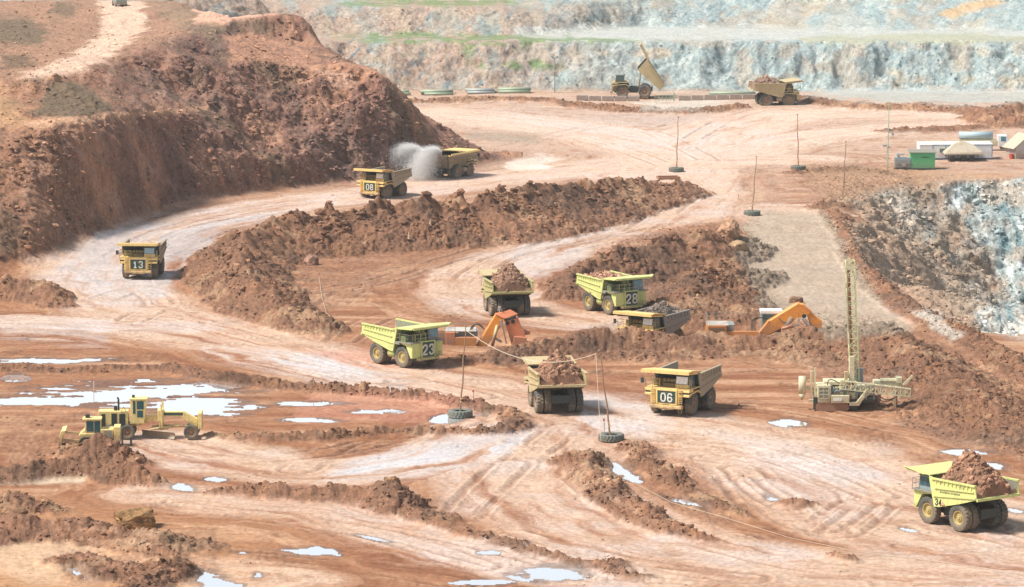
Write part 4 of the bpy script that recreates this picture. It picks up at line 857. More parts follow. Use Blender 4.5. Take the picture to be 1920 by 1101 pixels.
def heap(T_loc, phi, label, peak=2.6, px_=-1.4, sc=1.0, n=420, c=(.30,.17,.11)):
    rng = np.random.default_rng(int(abs(phi)*10)+int(T_loc[0]*3)+999)
    nx, ny = 46, 36; xs = np.linspace(-4.85, 1.55, nx); ys = np.linspace(-2.6, 2.6, ny); X, Y = np.meshgrid(xs, ys)
    ex = np.where(X > px_, (X-px_)/(1.75-px_), (px_-X)/(px_+5.3)); ey = Y/2.9
    d = np.sqrt(ex**2+ey**2); Zh = 3.95 - (X+1.6)*.05 + peak*np.clip(1-np.abs(d)**1.3, -.1, 1) + fbm(X, Y, 1.1, 4, 301+int(abs(phi)))*.42
    Zh += lumps(X+50, Y+50, .7, 5+int(abs(phi)))*.3; fl = np.clip(3.5-(X+5)*1.5/5.3, 2.0, 3.5)+.12
    Zh = np.where(d > 1.02, np.minimum(Zh, 4.3), Zh); Zh[0, :] = fl[0]; Zh[-1, :] = fl[-1]; Zh[:, 0] = fl[:, 0]; Zh[:, -1] = 3.9
    n0 = X.size; V = np.stack([X.ravel(), Y.ravel(), Zh.ravel()], 1)
    i = (np.arange(ny-1)[:, None]*nx+np.arange(nx-1)[None]).ravel(); F = np.stack([i, i+1, i+nx+1, i+nx], 1)
    # stones lying on it
    k = rng.integers(0, n0, n); k = k[(d.ravel()[k] < 1.0)]; s = .09*(rng.pareto(2.4, len(k))+1); s = np.minimum(s, .42)
    W = ICO_V[None]*rng.uniform(.6,1.25,(len(k),12,1))*(s[:,None,None]*rng.uniform(.6,1.3,(len(k),1,3))) + V[k][:,None,:] + np.array([0,0,.02])
    allV = np.concatenate([V, W.reshape(-1,3)]); tri = (ICO_F[None]+(np.arange(len(k))*12)[:,None,None]).reshape(-1,3)+n0
    me = bpy.data.meshes.new('ore_load'); me.from_pydata(allV.tolist(), [], F.tolist()+tri.tolist()); me.update()
    cc = np.empty((len(allV),4),np.float32); cc[:,:3] = c; cc[:,3] = 1
    base = 1 + .35*fbm(X, Y, .8, 4, 77).ravel(); cc[:n0,:3] *= base[:,None]; cc[n0:,:3] *= np.repeat(rng.uniform(.6,1.9,len(k)),12)[:,None]
    a = me.attributes.new('earth','FLOAT_COLOR','POINT'); a.data.foreach_set('color', np.clip(cc,0,1).ravel())
    me.materials.append(M_CLOD); o = bpy.data.objects.new('ore_load', me); C.objects.link(o); o.location = T_loc; o.rotation_euler = (0,0,R(phi)); o.scale = (sc,)*3
    tag(o, label, 'ore load', 'heaps of ore carried by trucks'); return o
def at(px, py, z=0.0): v = P(px, py, z); return Vector((v.x, v.y, z))
def gl(px, py, dz=0.02):
    v = P(px, py, 0); return Vector((v.x, v.y, gz(v.x, v.y) + dz))
# ---------------------------------------------------------------- the trucks
haul_truck('yellow haul truck numbered 13 coming head-on down the wide bend at left', at(268,517,.03), -93, 'y', '13', wind=PALEB)
haul_truck('yellow haul truck numbered 08, tan empty body, in front of the water spray', at(719,370,.03), -120, 'y', '08', wind=WPANE)
haul_truck('yellow haul truck numbered 06 with a white windscreen and empty grey-tan body', at(1279,770,.03), -116, 'y', '06', wind=WPANE, steer=R(4))
haul_truck('lime haul truck numbered 23, empty, on the bend beside the orange excavator', at(759,682,.03), -48, 'l', '23', wind=GLASSB)
haul_truck('lime haul truck numbered 28 with a full body, standing behind the sunken yellow truck', at(1150,584,.03), -58, 'l', '28', wind=GLASSB)
haul_truck('lime haul truck numbered 34 driving away loaded at the lower right', at(1804,984,.03), 125, 'l', None, side_num='34')
haul_truck('loaded dusty yellow haul truck driving away toward the junction, left of truck 06', at(1040,767,.03), 100, 'f', body=YELD)
haul_truck('loaded dusty truck driving away behind the raised orange excavator arm', at(949,587,.03), 101, 'f', body=paint_mat('dusty_olive_paint', (.42,.40,.18), dirt=.6))
haul_truck('yellow-canopied truck sunk behind the dirt bank, only canopy and body showing', Vector((18.4,470,-2.3)), -124, 'y', None, wind=WPANE, body=paint_mat('grey_body_paint', (.22,.22,.20), .6, .3))
FARW_ = 1.12
haul_truck('far yellow haul truck tipping its raised body above the concrete blocks', at(1188,182,.3), 178, 'f', dump=R(57), body=YELD, sc=FARW_)
haul_truck('far yellow haul truck heaped with ore, driving right across the far pad', at(1453,199,.03), 8, 'f', body=YELD, sc=FARW_)
haul_truck('dusty water truck with a ribbed tank spraying the road behind it', at(848,333,.03), 60, 'f', tank=True, group='water trucks')
heap(at(1804,984,.03), 125, 'tall heap of red-brown broken ore in lime truck 34', 3.3, -.7, n=800)
heap(at(1040,767,.03), 100, 'heap of ore in the loaded yellow truck left of truck 06', 2.7, -1.4, n=700)
heap(at(949,587,.03), 101, 'pointed heap of ore in the truck behind the orange arm', 2.9, -1.7, c=(.27,.16,.11))
heap(at(1150,584,.03), -58, 'flat load of reddish ore in lime truck 28', 1.0, -1.5, c=(.42,.24,.16))
heap(Vector((18.4,470,-2.3)), -124, 'dark load in the sunken truck behind the bank', 1.6, -2.4, c=(.16,.13,.11))
heap(at(1453,199,.03), 8, 'rounded heap of ore in the far loaded truck', 2.2, -1.6, sc=FARW_, c=(.30,.20,.15))
# small pickup cut by the top edge, on the upper road
v_ = PY(224, 9, 790); v_.z = gz(v_.x, v_.y); tr = thing('road_vehicle', 'pale teal vehicle on the upper pale track, cut off by the top edge', 'truck', (v_.x, v_.y, gz(v_.x, v_.y)), R(-75))
m_ = MB(); m_.box(-3,3,-1.2,1.2,.5,1.6); m_.box(1.2,2.8,-1.15,1.15,1.6,2.7); m_.build('body', paint_mat('teal_paint', (.18,.34,.32), .5, .5), tr, bevel=.08)
m_ = MB(); m_.box(2.81,2.84,-1,1,1.8,2.5); m_.build('windscreen', GLASS, tr)
for x in (-2,2):
    for s in (-1,1): wheel(tr, x, s*1.1, s, 'd', .55).scale = (.41,.5,.41)

# ---------------------------------------------------------------- poles standing in tyres
def pole(px, py, tpx, tpy, label, r=.10, tyre_=True, mat=WOOD, gr='poles standing in tyres'):
    b = gl(px, py, 0); b.z = max(b.z, 0) + .0; top = PY(tpx, tpy, b.y); o = thing('tyre_pole' if tyre_ else 'wooden_pole', label, 'pole', b, 0, gr)
    t = top - b; m_ = MB(); prev = Vector((0,0,.1))
    for k in range(1, 9):
        q = t*(k/8) + Vector((math.sin(k*1.7+px)*.07, 0, 0))*(k < 8); m_.tube(prev, q, r*(1.15-.07*k), 8, r*(1.08-.07*k)); prev = q
    m_.tube(prev, prev+Vector((0,0,.12)), .16, 8); m_.build('shaft', mat, o)
    bb = MB(); bb.tube(t*.16, t*.175, r*1.35, 8); bb.tube(t*.2, t*.21, r*1.35, 8); bb.build('band', YEL, o)
    if tyre_:
        w = bpy.data.objects.new('tyre', TYRE_ME); C.objects.link(w); w.parent = o; w.location = (0, 0, .42); w.rotation_euler = (R(90), 0, 0); w.data = TYREG_ME; w.scale = (1.05, 1, 1.05)
        f = MB(); f.tube((0,0,.3),(0,0,.55),.72,14); f.build('concrete_fill', CONC, o)
    return o, b + t
_t = tyre_bm(.80, 1.35, .66).build('tyre', TYREG, None, False); TYREG_ME = _t.data; bpy.data.objects.remove(_t)
_, tA = pole(863, 782, 873, 612, 'tall brown pole in a big tyre at the end of the puddled patch')
_, tB = pole(1146, 827, 1124, 658, 'leaning brown pole in a big tyre left of the road junction, tied to the rope')
_, tC = pole(1410, 404, 1418, 295, 'pole in a tyre at the top of the tan ramp')
_, tD = pole(1268, 322, 1272, 220, 'dark pole in a tyre at the far end of the long earth bank', mat=RUST)
_, tE = pole(1497, 320, 1495, 215, 'red-brown pole in a tyre at the corner of the pit rim', mat=RUST)
_, tF = pole(1580, 375, 1586, 266, 'bare wooden pole without a tyre on the pit rim', tyre_=False, gr='wooden poles')
def rope(pts_, label, sag=0, r=.032, n=24, name='rope'):
    m_ = MB(); q = []
    for a, b in zip(pts_, pts_[1:]):
        for k in range(n):
            t = k/n; p = Vector(a).lerp(Vector(b), t); p.z -= sag*4*t*(1-t); q.append(p)
    q.append(Vector(pts_[-1])); m_.path(q, r, 5); return tag(m_.build(name, ROPE, None), label, 'rope')
rope([tA - Vector((0,0,.4)), tB + Vector((-.4,0,-.3))], 'pale rope sagging between the two tall poles in front of the excavator', 2.1)
bB = gl(1128, 850, .1); rope([tB + Vector((-.4,0,-.3)), bB], 'pale rope hanging straight down from the leaning pole', 0, .024)
gp = [gl(a, b, .12) for a, b in ((1128,850),(1180,905),(1260,945),(1360,975),(1480,1010),(1600,1035),(1750,1055),(1920,1080))]
rope(gp, 'pale rope lying across the mud from the leaning pole to the right', 0, .024, 10)
rope([tE - Vector((0,0,3)), tF - Vector((0,0,.4))], 'rope slung between the two poles on the pit rim', 1.2, .04)
rope([gl(a, b, .15) for a, b in ((598,520),(604,560),(612,590),(628,615))], 'thin rope lying down the end of the long bank', 0, .04, 8)
# tall thin lamp masts
b = gl(1664, 318); o = thing('lamp_mast', 'tall pale green mast beside the grey generator', 'mast', b)
m_ = MB(); tp = PY(1667, 190, b.y) - b; m_.tube((0,0,0), tp, .11, 8, .06); m_.box(-.1,.1,-.1,.1,3.0,3.8); m_.build('shaft', PIPEG, o)
m_ = MB(); m_.box(-.9,-.2,-.15,.15,4.3,4.6); m_.box(.1,.5,-.1,.1,4.1,4.3); m_.tube((0,0,tp.z*.55),(.9,0,tp.z*.53),.03,5); m_.box(.7,1.1,-.1,.1,tp.z*.5,tp.z*.53); m_.build('lamp', GREYB, o)
b = gl(1040, 180); o = thing('lamp_mast', 'slim dark floodlight mast between the far pipe stacks and the tipping truck', 'mast', b)
m_ = MB(); m_.tube((0,0,0), (0,0,8), .13, 8, .08); m_.build('shaft', GREYB, o)
m_ = MB(); m_.box(-.7,.7,-.1,.1,8,8.15); m_.box(-.8,-.4,-.2,.2,8.1,8.5); m_.box(.4,.8,-.2,.2,8.1,8.5); m_.box(-.25,.25,-.15,.15,4,4.6); m_.build('floodlight', GREYB, o)

# ---------------------------------------------------------------- site cabins at the pit rim
b = gl(1792, 300); S = b.y/6800.
o = thing('office_cabin', 'long white cabin with blue trim behind the beige tent', 'cabin', b, R(3))
W_ = 69*S
m_ = MB(); m_.box(-W_, W_, 0, 3.2, .25, 2.85); m_.build('wall', WHITE, o); m_ = MB(); m_.slab([(-W_-.1,-.1,2.86),(W_+.1,-.1,2.86),(W_+.1,3.3,3.1),(-W_-.1,3.3,3.1)], .06); m_.build('roof', WHITE, o)
m_ = MB()
for x in (-W_+2.6, -W_*.28, W_*.25, W_-3.6, W_-.04): m_.box(x-.06, x+.06, -.05, 0, .2, 2.86)
m_.box(-W_+2.6, W_+.02, -.055, .002, 2.72, 2.84); m_.box(-W_+2.6, W_+.02, -.055, .002, .15, .3); m_.box(W_,W_+.06,0,3.2,.15,2.9); m_.build('trim', BLUE, o)
m_ = MB(); m_.box(-W_+1.6+2.3, -W_+2.6+2.3, -.05, .01, 1.4, 2.1); m_.build('window', GLASS, o); m_ = MB(); m_.box(-W_,W_,.1,3,0,.24); m_.build('base', DARK, o)
b = gl(1730, 318); S = b.y/6800.; o = thing('site_shed', 'bright green metal shed with a flat grey roof', 'shed', b, R(-2)); w = 23*S
m_ = MB(); m_.box(-w, w, 0, 3, .2, 3.2)
for k in range(14): x = -w + .1 + k*(2*w-.2)/13; m_.box(x-.03, x+.03, -.04, .01, .25, 3.1)
m_.build('wall', GRN, o); m_ = MB(); m_.slab([(-w-.3,-.35,3.22),(w+.3,-.35,3.22),(w+.3,3.4,3.5),(-w-.3,3.4,3.5)], .1); m_.build('roof', RUST if False else DUSTY, o)
m_ = MB(); m_.box(-.2, 1.1, -.06, .0, 2.35, 2.48); m_.build('vent', DARK, o)
b = gl(1693, 318); o = thing('generator', 'grey blue generator set standing against the green shed', 'generator', b); w = 15*S
m_ = MB(); m_.box(-w, w, 0, 2.0, .25, 2.1); m_.box(-w+.3,w-.1,-.08,0,.9,1.8); m_.build('housing', GREYB, o, bevel=.04)
m_ = MB(); m_.tube((-w*.5,1,2.1),(-w*.5,1,2.8),.25,10); m_.box(-w*.8,w*.2,.5,1.5,2.5,2.9); m_.build('exhaust', PALE, o); m_ = MB(); m_.box(-.2,.5,-.12,-.05,.5,1.0); m_.build('panel', PALE, o)
m_ = MB(); m_.box(-w-.2, w*4.4, -.5, .6, -.2, .2); m_.build('skid', DARK, o)
b = gl(1808, 304); S = b.y/6800.; o = thing('canvas_tent', 'beige canvas tent pitched in front of the white cabin', 'tent', b)
V = []; hw = 37*S
rnd = random.Random(5)
rings = [(-hw*1.0, hw*1.0, 0, 4.2, 1.35), (-hw*.95, hw*.92, .1, 4.0, 1.75), (-hw*.55, hw*.5, 1.2, 2.9, 3.1), (-hw*.38, hw*.15, 1.6, 2.4, 3.6)]
m_ = MB(); F = []
for (x0,x1,y0,y1,z) in rings:
    for (x,y) in ((x0,y0),((x0+x1)/2,y0-.1),(x1,y0),(x1,y1),((x0+x1)/2,y1),(x0,y1)): V.append((x, y, z + rnd.uniform(-.12,.12)))
for r_ in range(3):
    for k in range(6): F.append((r_*6+k, r_*6+(k+1)%6, r_*6+6+(k+1)%6, r_*6+6+k))
F.append(tuple(range(18,24))); m_.add(V, F); m_.build('canvas', CANVAS, o)
m_ = MB(); [m_.tube((x,.3,0),(x,.3,1.4),.06,6) for x in (-hw*.8,-hw*.3,.3,hw*.7)]; [m_.box(x,x+.9,.8,1.6,0,.9) for x in (-hw*.7,-.5,hw*.3)]; m_.build('post', DARK, o)
b = gl(1855, 288); b.y += 6; b.z = gz(b.x, b.y); S = b.y/6800.; o = thing('tanker_lorry', 'white lorry with a long grey tank parked behind the cabin', 'lorry', b, R(-3))
m_ = MB(); m_.tube((-5.2,0,2.9),(1.4,0,2.9),.75,16); m_.build('tank', PIPEB, o, True); m_ = MB(); m_.box(-5.2,2.2,-1.0,1.0,.9,2.1); m_.build('chassis', CREAM, o)
m_ = MB(); m_.prism([(2.3,.8),(4.5,.8),(4.5,1.9),(4.1,3.1),(2.3,3.1)], -1.2, 1.2); cb_ = m_.build('cab', WHITE, o, bevel=.08); m_ = MB(); m_.box(2.9,3.9,-1.23,-1.2,1.9,2.8); m_.build('window', GLASSB, cb_)
for x in (-4,-2.6,3.4):
    for s in (-1,1): wheel(o, x, s*1.0, s, 'd', .55).scale = (.41,.5,.41)
b = gl(1918, 298); o = thing('site_hut', 'pale hut with a sloping roof cut by the right edge', 'hut', b, R(20))
m_ = MB(); m_.prism([(-1.6,0),(4,0),(4,3.6),(1.2,4.6),(-1.6,2.4)], 0, 4); m_.build('wall', PALE, o); m_ = MB(); m_.slab([(-2.3,-.4,2.0),(1.2,-.4,4.75),(1.2,4.4,4.75),(-2.3,4.4,2.0)], -.1); m_.slab([(1.2,-.4,4.75),(4.5,-.4,3.6),(4.5,4.4,3.6),(1.2,4.4,4.75)], -.1); m_.build('roof', CANVAS, o)
b = gl(1896, 298); m_ = MB(); m_.tube((0,0,0),(0,0,.9),.42,14); m_.tube((0,0,.9),(0,0,.96),.44,14); m_.tube((0,0,.45),(0,0,.5),.44,14); o = m_.build('drum', RED, None); o.location = b; tag(o, 'red drum beside the pale hut', 'drum')

# ---------------------------------------------------------------- far pad: pipes, concrete blocks, gate rail
def pipes(px, py, L_px, n_, label, mats):
    b = at(px, py); S = b.y/6800.; L = L_px*S; b.z = gz(b.x, b.y)
    k = 0
    for row, cnt in enumerate(n_):
        for j in range(cnt):
            m_ = MB(); V=[]
            m_.lathe([(-L/2,.26),(-L/2,.34),(L/2,.34),(L/2,.26),(-L/2,.26)], 14)
            o = m_.build('pipe', mats[k % len(mats)], None, True); o.rotation_euler = (0,0,R(-90)+random.uniform(-.02,.02)); o.location = b + Vector((random.uniform(-.5,.5), j*.75+row*.37, -.0+.34+row*.52))
            tag(o, label, 'pipe', label + ' (stack)'); k += 1
pipes(757, 182, 22, [2,1], 'short pale green pipe beside the hill', [PIPEG])
pipes(819, 182, 54, [4,3], 'pale green pipe in the leftmost full stack below the far wall', [PIPEG])
pipes(902, 181, 52, [4,3], 'pale blue pipe in the second stack below the far wall', [PIPEB, PIPEG])
pipes(966, 181, 58, [4,3], 'green pipe in the stack left of the floodlight mast', [PIPEG])
pipes(1372, 182, 84, [2], 'long green pipe lying left of the far loaded truck', [PIPEG])
m_ = MB(); bm0 = None
for k in range(14):
    px_b = 1092 + k*24
    if 1210 < px_b < 1265: continue
    b = gl(px_b, 190); S = b.y/6800.; w = 11.2*S
    m_ = MB(); m_.prism([(-w,0),(w,0),(w,1.15),(-w,1.15)], 0, .7); m_.box(w*.55, w*.98, -.06, .0, .15, .95); o = m_.build('concrete_block', CONC, None, bevel=.04); o.location = b
    tag(o, 'grey concrete barrier block in the row below the tipping truck', 'barrier block', 'row of concrete blocks on the far pad')
b = gl(1246, 190); S = b.y/6800.; o = thing('gate', 'pale green railing gate in the row of concrete blocks', 'gate', b)
m_ = MB(); w = 18*S
for z in (.3,.8,1.3): m_.box(-w,w,-.05,.05,z-.05,z+.05)
for k in range(6): x = -w+k*2*w/5; m_.box(x-.06,x+.06,-.06,.06,0,1.45)
m_.box(w-.15,w+.15,-.15,.15,0,1.9); m_.build('rail', PIPEG, o)
# small site bits
def cone(px, py, label):
    b = gl(px, py); o = thing('traffic_cone', label, 'traffic cone', b, 0, 'marker cones'); m_ = MB(); m_.tube((0,0,.06),(0,0,1.1),.24,12,.05); m_.build('cone', WHITE if False else paint_mat('faded_orange_cone', (.75,.5,.32), .6, .3), o); m_ = MB(); m_.box(-.32,.32,-.32,.32,0,.06); m_.build('base', RUST, o)
cone(767, 469, 'left of two faded marker cones below the long bank'); cone(807, 461, 'right of two faded marker cones below the long bank')
def stake(px, py, h, label):
    b = gl(px, py); o = thing('survey_stake', label, 'stake', b, 0, 'survey stakes'); m_ = MB(); m_.box(-.05,.05,-.04,.04,0,h); m_.build('stick', ROPE, o); m_ = MB(); m_.box(-.14,.02,-.05,-.041,h*.8,h*.95); m_.build('flag', RED, o)
stake(600, 526, 1.2, 'thin stake at the end of the long earth bank'); stake(176, 738, 1.9, 'thin stake standing in the big white puddle')
stake(888, 764, 1.6, 'short stake in the small puddle behind the tyre of the tall pole'); stake(588, 737, 1.0, 'small stake by the small puddle on the mud bank'); stake(1497, 606, 1.4, 'thin stake by the second excavator')
stake(1133, 816, 1.9, 'thin stake just left of the leaning pole'); stake(1385, 375, .8, 'small stake by the road above the tan ramp')
b = gl(1253, 336); o = thing('steel_tray', 'rusty red steel tray at the far end of the long bank', 'tray', b, R(8)); m_ = MB(); m_.box(-1.9,1.9,-1.3,1.3,.05,.2); m_.build('floor', paint_mat('red_rust', (.45,.13,.08), .8, .3), o)
m_ = MB(); m_.box(-2,2,-1.4,-1.3,0,.45); m_.box(-2,2,1.3,1.4,0,.45); m_.box(-2,-1.9,-1.3,1.3,0,.45); m_.box(1.9,2,-1.3,1.3,0,.45); m_.build('side', RUST, o)
b = gl(741, 748); o = thing('trestle', 'small white trestle on the red mud patch', 'trestle', b, R(10)); m_ = MB()
for x in (-.6,.6): m_.beam((x,-.4,0),(x,0,.7),.08,.06); m_.beam((x,.4,0),(x,0,.7),.08,.06)
m_.build('leg', WHITE, o); m_ = MB(); m_.box(-1.0,1.0,-.08,.08,.7,.78); m_.build('top', WHITE, o)

# ---------------------------------------------------------------- big single boulders
def boulder(px, py, rx, ry, rz, label, c, seed, lift=.4, rot=0.0, blocky=False):
    b = gl(px, py, 0); bm_ = bmesh.new(); bmesh.ops.create_icosphere(bm_, subdivisions=5, radius=1)
    rg = random.Random(seed); planes = [Vector((rg.uniform(-1,1), rg.uniform(-1,1), rg.uniform(-.4,1))).normalized() for _ in range(11)]
    if blocky: planes = [(Vector(q) + Vector((rg.uniform(-.22,.22), rg.uniform(-.22,.22), rg.uniform(-.15,.15)))).normalized() for q in ((1,0,0),(-1,0,0),(0,1,0),(0,-1,0),(0,0,1),(0,0,-1),(.7,-.7,.3),(-.6,-.5,.8))]
    for v in bm_.verts:
        p = v.co.normalized(); r_ = 1.3
        for k, q in enumerate(planes):
            d = p.dot(q)
            if d > .01: r_ = min(r_, (.74+.02*k)/d)
        r_ *= 1 + .10*mnoise.noise(p*2.2+Vector((seed,0,0))) + .06*mnoise.noise(p*6) + .035*mnoise.noise(p*16); v.co = p*r_
    me = bpy.data.meshes.new('boulder'); bm_.to_mesh(me); bm_.free(); me.transform(Matrix.Diagonal((rx,ry,rz,1)))
    cc = np.ones((len(me.vertices),4),np.float32); cc[:,:3] = c; k_ = np.array([mnoise.noise(v.co*1.4) for v in me.vertices]); cc[:,:3] *= (.85 + .5*k_)[:,None]
    a = me.attributes.new('earth','FLOAT_COLOR','POINT'); a.data.foreach_set('color', np.clip(cc, .02, 1).ravel())
    me.materials.append(M_CLOD); o = bpy.data.objects.new('boulder', me); C.objects.link(o); o.location = b + Vector((0,0,rz*lift)); o.rotation_euler = (0,0,rot)
    return tag(o, label, 'boulder', 'large boulders')
boulder(258, 988, 2.2, 1.6, 1.35, 'big flat-faced yellow-brown boulder on the lower left bank', (.36,.21,.10), 3, .35, R(12), True)
boulder(733, 918, .95, .9, 1.15, 'pointed tan boulder on the dark clod bank at bottom centre', (.34,.19,.10), 8, .15)
boulder(972, 398, 1.3, 1.2, 1.2, 'big pinkish boulder high on the long bank', (.42,.25,.19), 11)
boulder(905, 432, 1.0, .9, .9, 'pale boulder low on the long bank', (.46,.29,.21), 12)
boulder(584, 497, 1.2, 1.0, 1.1, 'boulder on the inner left slope of the long bank', (.38,.22,.16), 14)
boulder(1365, 482, 1.6, 1.4, 1.5, 'large tan boulder at the edge of the tan ramp', (.50,.30,.19), 16)
boulder(1385, 492, 1.2, 1.0, 1.1, 'yellowish boulder right beside the large tan one at the ramp', (.52,.36,.22), 17)
boulder(1419, 557, .9, .7, .5, 'small flat pale stone alone on the ramp', (.52,.38,.27), 18)
boulder(1490, 590-22, .9, .7, .7, 'brown clod boulder on the ramp above the second excavator arm', (.36,.22,.15), 19)
boulder(1430, 78, 2.4, 2, 1.5, 'pale rounded boulder pile on the upper bench', (.62,.56,.46), 20) if False else None
boulder(30, 980, 1.2, .9, .9, 'angular brown rock at the lower left edge', (.38,.22,.13), 22, .8)
boulder(1070, 745, .35, .3, .3, 'small dark stone to the right of the loaded truck', (.2,.12,.09), 23) if False else None
boulder(108, 393, 1.0, .9, .8, 'pale orange boulder at the foot of the left hill', (.48,.28,.18), 24)
# ---------------------------------------------------------------- machines
def tracks(mb, x0, x1, y0, y1, z0=0.0, h=1.1, n=16):
    r = h/2; poly = []
    for k in range(9): a = math.pi/2 + math.pi*k/8; poly.append((x0+r+math.cos(a)*r, z0+r+math.sin(a)*r))
    for k in range(9): a = -math.pi/2 + math.pi*k/8; poly.append((x1-r+math.cos(a)*r, z0+r+math.sin(a)*r))
    mb.prism(poly, y0, y1)
    for k in range(n):
        x = x0+r+(x1-x0-2*r)*k/(n-1)
        for z in (z0-.04, z0+h-.04): mb.box(x-.06,x+.06,y0-.04,y1+.04,z,z+.08)
# motor grader
PYEL = paint_mat('pale_yellow_paint', (.80,.64,.26), dirt=.6)
b = at(300, 821, .03); G = thing('motor_grader', 'yellow motor grader with a tall cab working by the puddled patch', 'grader', b, R(1))
r_ = .83
def wp(px): return (px-300)/16.55
for px_, nm in ((358,'f'),(243,'r'),(213,'r')):
    for s in (-1, 1): wheel(G, wp(px_), s*1.15, s, 'd', r_).scale = (.615, .7, .615)
m_ = MB(); m_.prism([(wp(251),2.35),(wp(300),2.55),(wp(304),2.95),(wp(343),2.95),(wp(368),2.15),(wp(368),1.3),(wp(358),1.3),(wp(352),1.75),(wp(338),2.4),(wp(305),2.4),(wp(292),2.0),(wp(262),1.4),(wp(200),1.1),(wp(200),1.5),(wp(251),1.6)], -.28, .28)
m_.box(wp(370),wp(377),-1.1,1.1,1.1,2.9); m_.box(wp(352),wp(364),-1.0,1.0,.7,1.0); m_.build('frame', PYEL, G, bevel=.03)
m_ = MB(); m_.box(wp(308),wp(342),-.29,-.285,2.52,2.82); m_.build('frame_stripe', GREEN, G)
m_ = MB(); m_.prism([(wp(190),1.1),(wp(244),1.1),(wp(244),3.1),(wp(190),3.1)], -.8, .8); e_ = m_.build('engine_hood', PYEL, G, bevel=.04)
m_ = MB(); m_.box(wp(214),wp(224),-.83,-.8,1.5,2.85); m_.box(wp(228),wp(239),-.83,-.8,1.4,2.8); m_.box(wp(196),wp(203),-.83,-.8,1.3,2.8); m_.build('engine_bay', DARK, e_)
m_ = MB(); m_.tube((wp(226),0,3.1),(wp(226),0,4.3),.11,8); m_.tube((wp(226),0,4.3),(wp(224),0,4.5),.1,8); m_.tube((wp(221),-.3,3.1),(wp(221),-.3,3.6),.2,10); m_.build('exhaust', DARK, G)
m_ = MB(); m_.prism([(wp(248),1.7),(wp(273),1.7),(wp(277),4.35),(wp(248),4.35)], -.8, .8); m_.box(wp(247),wp(279),-.88,.88,4.35,4.47); cb_ = m_.build('cab', PYEL, G, bevel=.03)
m_ = MB(); m_.box(wp(253),wp(257.5),-.83,-.8,2.8,4.2); m_.box(wp(260),wp(272.5),-.83,-.8,3.3,4.2); m_.box(wp(260.5),wp(271),-.83,-.8,2.4,3.15); m_.build('window', GLASS, cb_)
m_ = MB(); m_.slab([(wp(273.5),-.7,2.6),(wp(273.5),.7,2.6),(wp(276.8),.7,4.2),(wp(276.8),-.7,4.2)],-.03); m_.build('windscreen', GLASS, cb_)
m_ = MB(); m_.tube((wp(253),0,4.47),(wp(253),0,4.75),.16,8); m_.build('beacon', DARK, cb_)
m_ = MB(); m_.path([(wp(366),0,1.2),(wp(340),0,1.35),(wp(300),.9,1.25),(wp(285),.9,1.1)],.12); m_.path([(wp(340),0,1.35),(wp(300),-.9,1.25),(wp(285),-.9,1.1)],.12); m_.tube((wp(300),0,1.0),(wp(300),0,1.15),1.0,20)
m_.box(wp(297),wp(307),-1.0,1.0,2.1,3.2)
for s in (-1, 1): m_.box(wp(303),wp(306),s*.9-.12,s*.9+.12,1.3,3.9); m_.tube((wp(301),s*.9,1.2),(wp(302),s*.9,2.9),.07,6)
m_.build('drawbar', PYEL, G)
m_ = MB(); V = []
for k in range(7): a = -.9+1.8*k/6; V.append((math.cos(a)*.5-.5, .42+math.sin(a)*.45))
V2 = [(x-.06, z) for x, z in reversed(V)]
m_.prism(V+V2, -2.1, 2.1, Matrix.Translation((wp(298),0,0)) @ Matrix.Rotation(R(62),4,'Z')); m_.build('blade', DUSTY, G)
m_ = MB(); m_.path([(wp(275),-.6,2.0),(wp(284),-.7,2.7),(wp(292),-.4,2.9)],.05); m_.path([(wp(230),-.85,2.9),(wp(236),-.85,3.6),(wp(246),-.85,2.6)],.04); m_.tube((wp(262),-.9,1.0),(wp(262),-.9,2.2),.04); m_.build('handrail', YELD, G)
# bulldozer behind its heap
b = at(190, 836, .03); D = thing('bulldozer', 'yellow bulldozer with dark cab windows half hidden behind the brown heap', 'bulldozer', b, R(4))
def dp(px): return (px-190)/17.0
m_ = MB(); tracks(m_, dp(150), dp(212), -1.25, -.7); tracks(m_, dp(150), dp(212), .7, 1.25); m_.build('track', DARK, D)
m_ = MB(); m_.box(dp(190),dp(213),-.9,.9,.9,1.95); m_.box(dp(152),dp(190),-.9,.9,.8,1.5); m_.box(dp(214),dp(226),-1.0,1.0,.5,2.2); m_.prism([(dp(149),1.2),(dp(163),1.2),(dp(163),2.1)],-.7,.7); bo_ = m_.build('body', PYEL, D, bevel=.04)
m_ = MB(); m_.box(dp(196),dp(210),-.93,-.9,1.1,1.8); m_.build('grille', DUSTY, bo_)
m_ = MB(); m_.prism([(dp(160),1.5),(dp(190),1.5),(dp(190),2.95),(dp(163),2.95)],-.75,.75); m_.box(dp(157),dp(192),-.85,.85,2.95,3.1); cb_ = m_.build('cab', PYEL, D, bevel=.03)
m_ = MB(); m_.box(dp(164),dp(177),-.78,-.75,1.7,2.85); m_.box(dp(178.5),dp(189),-.78,-.75,1.55,2.85); m_.build('window', GLASS, cb_)
m_ = MB(); m_.box(dp(162),dp(170),-.3,.3,3.1,3.45); m_.build('roof_lamp', DARK, cb_)
m_ = MB(); m_.prism([(dp(113),.2),(dp(118),.1),(dp(121),1.3),(dp(127),2.0),(dp(119),1.9),(dp(114),1.2)],-1.6,1.6); m_.beam((dp(120),-1.3,.9),(dp(158),-1.1,.7),.2,.3); m_.beam((dp(121),-.6,1.7),(dp(150),-.5,1.5),.14,.2); m_.build('blade', PYEL, D)
m_ = MB(); m_.tube((dp(229),-1,0),(dp(229),-1,1.6),.1,6); m_.box(dp(243),dp(247),-1,-.8,-.6,1.0); m_.build('ripper', DARK, D)

